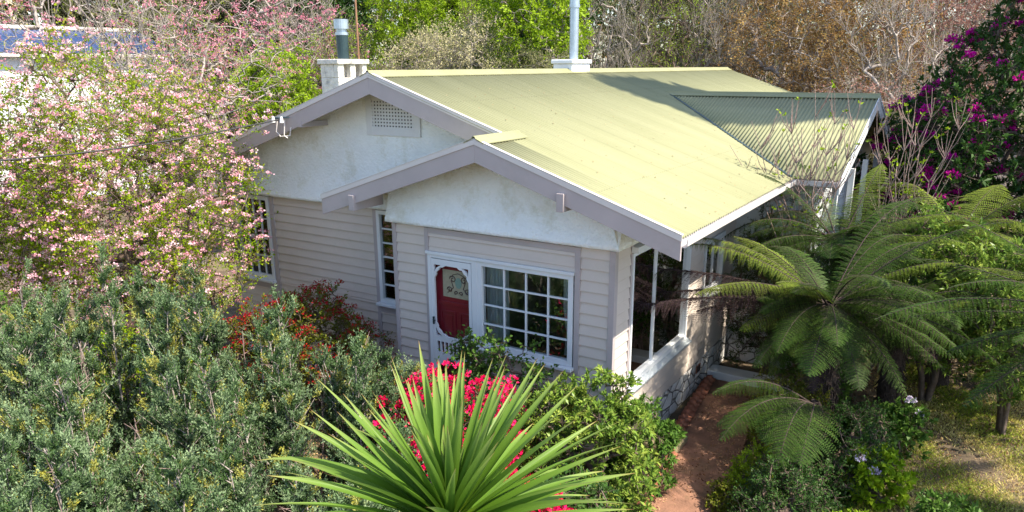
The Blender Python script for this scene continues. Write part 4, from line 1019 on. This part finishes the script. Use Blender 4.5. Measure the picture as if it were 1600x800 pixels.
treefern('largest tree fern with a thick dark trunk beside the red path', (2.42, 2.55, G0), (2.28, 2.5, 1.50), 50, 2.55, .15, .4, (-.3, .95), droop=.9, wd=.34,
    dead=((R(203), .30, 2.9, .42, 'fern_dead', 'withered dark brown frond reaching to the porch side window'), (R(212), .12, 2.8, .36, 'fern_dead', 'withered dark brown frond hanging low over the path'), (R(194), .12, 2.6, .40, 'fern_dead', 'withered dark brown frond hanging low over the path'), (R(178), -.1, 2.0, .4, 'fern_dead', 'withered dark brown frond hanging low over the path'),
          (R(205), .66, 2.5, .7, 'fern_lit', None), (R(192), .72, 2.3, .8, 'fern_lit', None), (R(222), .45, 2.2, .7, 'fern_lit', None)))
treefern('taller tree fern whose fronds reach the roof gutter', (2.3, 4.6, G0), (2.05, 4.3, 2.05), 30, 1.95, .2, 1.2, (-.2, 1.0), droop=1.0, wd=.34)
treefern('tree fern at the right edge with fronds over the lawn', (5.75, 2.2, G0), (5.6, 2.0, 1.85), 28, 2.8, .2, 2.2, (-.1, .75), droop=.8, wd=.36)
treefern('tree fern behind the bright green shrubs on the right', (3.7, 6.2, G0), (3.7, 6.2, 2.0), 15, 1.7, .6, .2, (.1, .9))
treefern('tree fern between the largest fern and the right edge fern', (3.1, 4.3, G0), (3.1, 4.2, 1.15), 20, 1.8, .2, .9, (-.1, .9), droop=.9, wd=.34)
treefern('young stemless fern with bright green fronds in front of the trunk', (2.45, 1.35, G0), (2.42, 1.3, .45), 7, 1.5, .0, .1, (.1, .6), trunk=.06, wd=.34, droop=1.3, fan=(R(215), R(290)))

# --- bare budding branches on the right
def budding(label, base, tops, nb=26):
    root = thing('budding_shrub', label, 'shrub', base, 'bare budding magnolia stems'); st, lv, bd = Sticks(), Leaves(), Leaves()
    for tx, ty, tz in tops:
        b = V3(*base)+V3(rng.normal()*.08, rng.normal()*.08, 0); e = V3(tx, ty, tz); n = 10
        P = np.array([b+(e-b)*f+V3(rng.normal(), rng.normal(), 0)*.035*(f > 0)+V3(e[0]-b[0], e[1]-b[1], 0)*(-.25*math.sin(f*3.14)) for f in np.linspace(0, 1, n+1)]); rr = np.linspace(.017, .004, n+1); st.add(P[:-1], P[1:], rr[:-1], rr[1:])
        for k in range(nb):
            i = rng.integers(4, n); q = P[i]; d = unit(rdir(1)[0]*V3(1, 1, .3)*.75+V3(0, 0, .9)); l = .25+.45*rng.random(); m1 = q+d*l*.5; m2 = m1+unit(d+V3(0, 0, .6))*l*.5
            st.add(np.array([q, m1]), np.array([m1, m2]), np.array([.008, .006]), np.array([.006, .003]))
            s = np.array([m2, m1, q+d*l*.3]); bd.add(s, np.tile(d+V3(0, 0, .5), (3, 1))+rng.normal(size=(3, 3))*.3, rdir(3), .045, .018, 0)
            if rng.random() < .35: lv.add(np.tile(m2, (4, 1)), rdir(4)+V3(0, 0, .6), rdir(4), .07, .035, 0)
    st.build('stems', M['palebark'], root, off=base, n=5); bd.build('buds', LM['rusty_pink'], root, off=base); lv.build('young_leaves', LM['lime'], root, off=base)
budding('bare budding stems rising in front of the wing roof', (1.55, 4.75, G0), [(.45, 4.5, 3.9), (.75, 4.6, 3.6), (1.0, 4.7, 4.2), (1.3, 5.0, 4.5), (1.45, 4.6, 4.1), (1.7, 4.7, 4.4), (1.15, 4.9, 3.8), (1.75, 5.0, 3.7), (.9, 4.9, 3.4), (1.95, 4.8, 4.0), (.2, 4.3, 3.5), (2.1, 5.0, 4.3)], 20)
budding('bare pale stems with pink buds in front of the purple rhododendron', (2.7, 6.3, G0), [(2.1, 6.3, 4.1), (2.4, 6.5, 3.6), (2.7, 6.8, 4.2), (2.95, 6.4, 3.9), (2.9, 7.1, 4.4), (2.2, 6.7, 3.3), (3.3, 6.6, 3.7), (3.5, 6.9, 4.2), (2.5, 6.1, 4.4)], 20)

# --- rhododendrons with magenta trusses
bush('rhododendron', 'huge dark rhododendron with magenta flowers in the top right corner', 'shrub', (4.4, 9.6, G0), (4.4, 9.6, 2.6), (2.2, 2.2, 3.6), 520, 6, 11, .13, .048, LM['dark_leaf'], M['bark'], cr=.34, flowers=(LM['magenta'], 150, 60, .12, .06, .05, .5), tip=True, flat=.6, up=.4, low=-.8)
bush('rhododendron', 'lower dark rhododendron with a few magenta flowers behind the bare stems', 'shrub', (2.9, 10.6, G0), (2.9, 10.6, 1.3), (1.9, 1.6, 2.9), 330, 6, 11, .13, .048, LM['dark_leaf'], M['bark'], cr=.32, flowers=(LM['magenta'], 150, 60, .12, .06, .05, .6), tip=True, flat=.6, up=.4, low=-.8)
bush('dark_shrub', 'deep shaded shrub at the right edge below the rhododendron', 'shrub', (5.3, 6.3, G0), (5.2, 6.3, .7), (1.1, 1.3, 1.6), 200, 6, 10, .12, .045, LM['dark_leaf'], M['bark'], cr=.3, tip=True, low=-.8)
bush('bright_shrub', 'sunlit yellow green shrub right of the bare stems', 'shrub', (3.6, 5.2, G0), (3.55, 5.2, .95), (1.0, .8, 1.45), 210, 6, 11, .10, .032, LM['pieris'], M['bark'], cr=.26, tip=True, flat=.5, up=.4, low=-.7)
bush('bright_shrub', 'sunlit yellow green shrub at the right edge above the fern fronds', 'shrub', (4.75, 4.5, G0), (4.7, 4.5, .85), (.9, .8, 1.4), 170, 6, 11, .10, .032, LM['pieris'], M['bark'], cr=.26, tip=True, flat=.5, up=.4, low=-.7)
bush('green_shrub', 'green leafy shrub between the ferns and the wing', 'shrub', (3.0, 7.4, G0), (2.95, 7.4, .7), (1.1, 1.0, 1.5), 210, 6, 10, .09, .034, LM['mid_leaf'], M['bark'], cr=.28, tip=True, low=-.7)
bush('green_shrub', 'leafy shrub by the white step behind the main fern trunk', 'shrub', (2.05, 3.9, G0), (2.0, 3.9, -.15), (.55, .5, .7), 90, 6, 10, .07, .03, LM['mid_leaf'], M['bark'], cr=.2, tip=True, low=-.7)
# --- low shrubs of the right hand bed
bush('green_shrub', 'upright leafy shrub between the white step and the fern fronds', 'shrub', (1.75, 4.9, G0), (1.7, 4.85, .35), (.5, .4, 1.05), 110, 6, 10, .075, .03, LM['mid_leaf'], M['bark'], cr=.22, tip=True, low=-.7)
bush('green_shrub', 'feathery green shrub against the wall between the small side window and the wing', 'shrub', (.95, 5.0, G0), (.95, 4.95, .65), (.8, .32, 1.7), 190, 7, 12, .06, .016, LM['fern'], M['bark'], cr=.26, low=-.7)
bush('bed_shrub', 'small leaved olive shrub on the right of the path below the fern', 'shrub', (1.98, 1.8, G0), (1.98, 1.8, -.20), (.52, .85, .75), 230, 7, 11, .032, .02, LM['azalea_leaf'], M['bark'], cr=.16, low=-.7)
bush('bed_shrub', 'small leaved dark shrub at the path edge near the bottom of the picture', 'shrub', (2.45, -.1, G0), (2.45, -.1, -.40), (.55, .75, .55), 220, 7, 11, .032, .02, LM['dark_leaf'], M['bark'], cr=.16, low=-.7)
bush('bed_shrub', 'golden green shrublet spilling onto the path', 'shrub', (1.85, .55, G0), (1.85, .55, -.48), (.28, .32, .40), 70, 7, 11, .032, .02, LM['lime'], M['bark'], cr=.12, low=-.6)
bush('bed_shrub', 'tangled dark shrub under the drooping fern fronds', 'shrub', (2.95, 1.7, G0), (2.9, 1.7, -.30), (.5, .9, .6), 200, 7, 10, .035, .022, LM['dark_leaf'], M['bark'], cr=.18, low=-.7, )
bush('bed_shrub', 'bright yellow green shrublet at the bottom edge of the lawn', 'shrub', (3.25, -.35, G0), (3.25, -.35, -.5), (.28, .26, .36), 50, 6, 11, .07, .024, LM['lime'], M['bark'], cr=.12, tip=True, low=-.6)
bush('bed_shrub', 'dark leafy shrublet in the bottom right corner', 'shrub', (4.15, .25, G0), (4.15, .25, -.45), (.35, .35, .42), 60, 6, 11, .10, .03, LM['mid_leaf'], M['bark'], cr=.14, tip=True, low=-.6)
for k, (x, y, lab) in enumerate(((3.05, 2.3, 'hydrangea with a pale lilac flower head nearest the fern trunk'), (3.25, 1.35, 'low hydrangea with a lilac flower head in the middle of the bed'), (3.4, 2.9, 'hydrangea with faded lilac flower heads behind the lawn edge'))):
    bush('hydrangea', lab, 'shrub', (x, y, G0), (x, y, -.45), (.34, .3, .42), 45, 5, 9, .09, .055, LM['lime'] if k == 1 else LM['mid_leaf'], M['bark'], cr=.14, tip=True, low=-.6, flowers=(LM['lilac'], 3, 70, .075, .03, .03, -.3))

for k, (x, y, r_, lab) in enumerate(((1.78, -1.1, .3, 'creeping plant over the right edge of the path near the bottom'), (1.62, .1, .24, 'creeping plant over the right path edge opposite the slab'), (1.5, 2.75, .22, 'creeping plant over the path edge under the withered fronds'), (.62, -1.25, .22, 'creeping plant over the left path edge beside the pieris'))):
    bush('creeping_plant', lab, 'plant', (x, y, G0), (x, y, G0+.12), (r_, r_*1.5, .2), 45, 6, 9, .035, .024, LM['azalea_leaf'] if k % 2 else LM['mid_leaf'], M['bark'], cr=.1, low=-.3, inner=.1)
# --- grass and ground litter
def scatter(name, kind_label, n, xr, yr, L, Wd, mat, upb, dens, z=G0+.01):
    P = np.stack([rng.uniform(*xr, n), rng.uniform(*yr, n), np.full(n, z)], 1)
    k = (np.sin(P[:, 0]*2.3+1)*np.cos(P[:, 1]*1.9)+np.sin(P[:, 0]*5.1+P[:, 1]*4.3)*.5)+rng.normal(size=n)*.5 > dens
    P = P[k]; lv = Leaves(); D = unit(rdir(len(P))*V3(1, 1, .5)+V3(0, 0, upb))
    lv.add(P, D, rdir(len(P)), L*(.5+rng.random(len(P))), Wd, 0, np.clip(.5+.35*np.sin(P[:, 0]*3+P[:, 1]*2.1)+rng.normal(size=len(P))*.25, 0, 1))
    return tag(lv.build(name, LM[mat]), kind='stuff')
scatter('lawn_grass', '', 130000, (2.75, 7.5), (-1.5, 7.0), .055, .009, 'grass', .8, -.4)
scatter('fallen_leaves', '', 30000, (1.6, 7), (-2, 8), .032, .02, 'litter', .15, -.9)
scatter('ground_litter', '', 30000, (-11, 2.0), (-8, 1), .045, .025, 'litter', .2, -.9)
scatter('path_litter', '', 5200, (.45, 2.0), (-3.5, 4.2), .030, .018, 'litter', .1, -.2, z=G0+.042)
scatter('ground_cover', '', 26000, (1.75, 3.1), (-1.5, 4.2), .05, .024, 'mid_leaf', .9, -.3)

n_ = 380; xr_ = XE-(XE-XP)*rng.random(n_)**1.6*1.6; yr_ = rng.uniform(.3, 12, n_); zr_ = ZE+S*(XE-xr_)+.016; kk_ = (yr_ < YE-.2+(XE-xr_))
lv = Leaves(); P_ = np.stack([xr_, yr_, zr_], 1)[kk_]; D_ = rdir(len(P_))*V3(1, 1, .1); D_[:, 2] = -S*D_[:, 0]+.05
lv.add(P_, D_, np.tile(V3(S, 0, 1), (len(P_), 1)), .03, .016, 0); tag(lv.build('roof_litter', LM['litter']), kind='stuff')
# --- background vegetation, behind the cottage
bgt = [
 # name, label, cat, x, y, z centre, rx, ry, rz, K, leaf, bark, opts
 ('conifer', 'bright green feathery conifer behind the ridge left of centre', -16.2, 16.6, 5.6, 2.1, 1.9, 4.2, 300, 'lime', 'bark', dict(m=8, n=16, L=.14, Wd=.045, up=-.5, cr=.6)),
 ('conifer', 'second bright green conifer touching the top edge behind the ridge', -14.2, 17.6, 6.0, 1.5, 1.5, 3.6, 180, 'lime', 'bark', dict(m=8, n=16, L=.14, Wd=.045, up=-.5, cr=.6)),
 ('dark_conifer', 'dark evergreen between the bright conifer and the lime tree', -14.5, 23.5, 7.0, 2.6, 2.4, 4.5, 240, 'dark_leaf', 'bark', dict(m=8, n=14, L=.2, Wd=.09, cr=.8)),
 ('dark_conifer', 'dark evergreen behind the deep pink blossom', -23.0, 17.0, 7.0, 3.0, 2.4, 4.5, 240, 'dark_leaf', 'bark', dict(m=8, n=14, L=.2, Wd=.09, cr=.8)),
 ('lime_tree', 'vivid lime green tree just left of the tall grey flue', -9.6, 14.2, 5.8, 1.9, 1.7, 3.0, 240, 'lime', 'greybark', dict(m=7, n=13, L=.11, Wd=.07, cr=.5)),
 ('lime_shrub', 'yellow green shrub left of the white chimney', -14.2, 7.2, 3.9, 1.3, 1.2, 1.5, 150, 'lime', 'bark', dict(m=7, n=12, L=.09, Wd=.055, cr=.4)),
 ('beige_shrub', 'beige flowering shrub behind the ridge near the bright conifer', -13.0, 12.8, 4.2, 1.7, 1.5, 1.8, 220, 'beige', 'greybark', dict(m=8, n=8, L=.06, Wd=.045, cr=.6)),
 ('beige_shrub', 'beige flowering shrub behind the middle of the ridge', -10.9, 12.6, 4.4, 1.5, 1.4, 1.9, 220, 'beige', 'greybark', dict(m=8, n=8, L=.06, Wd=.045, cr=.6)),
 ('beige_shrub', 'low olive shrub against the ridge left of the flue', -8.6, 12.8, 3.8, 1.2, 1.2, 1.5, 150, 'olive', 'greybark', dict(m=8, n=10, L=.08, Wd=.05, cr=.5)),
 ('russet_tree', 'russet leaved tree above the end of the ridge', -3.2, 21.5, 5.6, 2.6, 2.3, 3.4, 330, 'orange', 'greybark', dict(m=8, n=8, L=.075, Wd=.06, cr=.7, nst=3)),
 ('russet_tree', 'orange brown tree between the wing roof and the top edge', -.6, 20.5, 5.2, 2.4, 2.2, 3.6, 330, 'orange', 'greybark', dict(m=8, n=8, L=.075, Wd=.06, cr=.7, nst=3)),
 ('russet_tree', 'rusty pink tree left of the purple rhododendron', 1.9, 22.5, 5.0, 2.3, 2.2, 3.6, 300, 'rusty_pink', 'greybark', dict(m=8, n=8, L=.075, Wd=.06, cr=.7, nst=3)),
 ('russet_shrub', 'low rusty shrub behind the wing gable', .4, 16.2, 2.3, 1.7, 1.5, 2.2, 230, 'rusty_pink', 'greybark', dict(m=8, n=6, L=.06, Wd=.05, cr=.55, nst=4)),
 ('olive_tree', 'grey green tree behind the right end of the ridge', -6.2, 27.0, 6.4, 2.6, 2.4, 3.6, 240, 'olive', 'greybark', dict(m=8, n=12, L=.13, Wd=.07, cr=.8)),
 ('olive_shrub', 'olive shrub half hidden behind the wing roof', 2.0, 14.2, 1.8, 1.5, 1.5, 2.0, 200, 'olive', 'greybark', dict(m=8, n=10, L=.08, Wd=.04, cr=.5, nst=4)),
 ('green_tree', 'mid green tree at the far left behind the blue roof', -37.0, 17.0, 7.2, 4.5, 3.5, 4.5, 260, 'olive', 'bark', dict(m=8, n=14, L=.22, Wd=.12, cr=1.1)),
 ('green_tree', 'dull green tree behind the pink blossom trees', -27.5, 16.5, 6.2, 3.2, 3.0, 4.0, 260, 'olive', 'greybark', dict(m=8, n=14, L=.2, Wd=.10, cr=.9)),
 ('green_tree', 'olive tree behind the bare thicket right of the flue', -10.0, 27.5, 6.2, 3.0, 2.6, 3.6, 240, 'olive', 'greybark', dict(m=8, n=12, L=.14, Wd=.08, cr=.8)),
]
for nm, lab, x, y, cz, rx, ry, rz_, K, lf, bk, o_ in bgt:
    tree(nm, lab, 'tree' if 'tree' in nm or 'conifer' in nm else 'shrub', (x, y, G0), (x, y, cz), (rx, ry, rz_), K, o_['m'], o_['n'], o_['L'], o_['Wd'], LM[lf], M[bk], cr=o_['cr'], up=o_.get('up', .15), nst=o_.get('nst', 1), rt=.008, low=-.85)
# bare grey thicket right of the flue: many thin upright limbs
for x, y, cz, rx, rz_, lab, pale in ((-8.6, 18.3, 4.6, 1.5, 3.6, 'bare grey multi stemmed tree just right of the tall flue', 1), (-6.9, 19.4, 4.8, 1.5, 3.8, 'bare thicket tree behind the middle of the right ridge half', 0), (-5.3, 20.4, 4.8, 1.5, 3.8, 'bare multi stemmed tree left of the russet trees', 1),
     (-12.3, 15.2, 4.3, 1.4, 2.8, 'bare brown twiggy shrub between bright conifer and beige shrub', 0), (-18.8, 12.3, 4.5, 2.0, 3.3, 'bare twiggy tree behind the lime shrub', 1), (-13.2, 8.9, 3.6, 1.3, 2.4, 'leafless reddish twiggy shrub beside the white chimney', 0),
     (-3.6, 26.5, 5.5, 2.2, 4.5, 'tall bare grey tree behind the russet trees', 1), (.9, 18.6, 3.6, 1.8, 4.0, 'pale leafless tree standing between the russet trees', 1), (2.9, 24.5, 4.8, 2.0, 4.2, 'pale leafless tree left of the rhododendron top', 1), (-16.5, 3.9, 3.8, 2.0, 3.2, 'leafless grey tree between the blossom trees', 1)):
    root_ = tree('bare_tree', lab, 'tree', (x, y, G0), (x, y, cz), (rx, rx, rz_), 230, 7, 2 if pale else 5, .055, .035, LM['olive'] if pale else LM['lime'], M['greybark'] if pale else M['bark'], cr=.75, up=.9, nst=6, rt=.009, tw=.006, spread=.6, low=-.85, inner=.15, jit=.06)
# tall tree beyond the right edge that shades the ridge and the wing
def shade_tree():
    base = (11.0, 9.6, G0); root = thing('tall_evergreen', 'tall evergreen beyond the right edge casting the shadow over wing and ridge', 'tree', base); lv, st = Leaves(), Sticks()
    T = []
    for k in range(1700):
        z = 8+random.random()*15.6; zr = z-22.3
        yl = 9.3 if z < 16 else 9.3-.5*(z-16)/4 if z < 20 else 8.8+.25*(z-20)/3
        yr = 13.2 if z < 20 else 13.2-1.1*(z-20)/1.8 if z < 21.8 else max(yl+.15, 12.1-1.7*(z-21.8))
        cy_, ry = (yl+yr)/2, (yr-yl)/2; a = rng.random()*6.28; q = math.sqrt(rng.random())
        T.append((base[0]+math.cos(a)*ry*q*.9, cy_+math.sin(a)*ry*q, z))
    T = np.array(T); P = np.array([V3(*base)+V3(0, -.3*f, 23.6*f) for f in np.linspace(0, 1, 12)]); rr = np.linspace(.3, .03, 12); st.add(P[:-1], P[1:], rr[:-1], rr[1:])
    sprays(lv, st, T, np.tile(V3(0, 0, 1), (len(T), 1)), .45, 7, 9, .34, .17, 0, .1)
    st.build('trunk', M['bark'], root, off=base, n=8); lv.build('crown', LM['dark_leaf'], root, off=base)
shade_tree()
# far wood: one mass beyond the gardens
def wood():
    lv, st = Leaves(), Sticks(); cam_ = V3(3.94, -8.78, 0)
    K = 1500; az = rng.uniform(R(78), R(165), K); d = rng.uniform(48, 80, K); top = 9+3.5*np.sin(az*23)*np.cos(az*41+d*.1)+2*rng.random(K)+(d-48)*.12
    z = G0+1+(top-G0)*rng.random(K)**.8
    T = np.stack([cam_[0]+np.cos(az)*d, cam_[1]+np.sin(az)*d, z], 1)
    sprays(lv, st, T, rdir(K), 1.6, 8, 12, .42, .24, 0, .1, tr=.02, mats_p=[.45, .2, .2, .15])
    kb = 420; az = rng.uniform(R(78), R(165), kb); d = rng.uniform(46, 60, kb); b = np.stack([cam_[0]+np.cos(az)*d, cam_[1]+np.sin(az)*d, np.full(kb, G0)], 1); e = b+rng.normal(size=(kb, 3))*V3(1.2, 1.2, 0)+V3(0, 0, 10)
    st.add(b, e, .09, .02)
    root = tag(bpy.data.objects.new('distant_woodland', None), kind='stuff'); C.objects.link(root)
    lv.build('canopy', [LM['olive'], LM['dark_leaf'], LM['orange'], LM['beige']], root); st.build('trunks', M['greybark'], root, n=3)
wood()
print('TOTAL FACES', sum(len(o.data.polygons) for o in bpy.data.objects if o.type == 'MESH'))
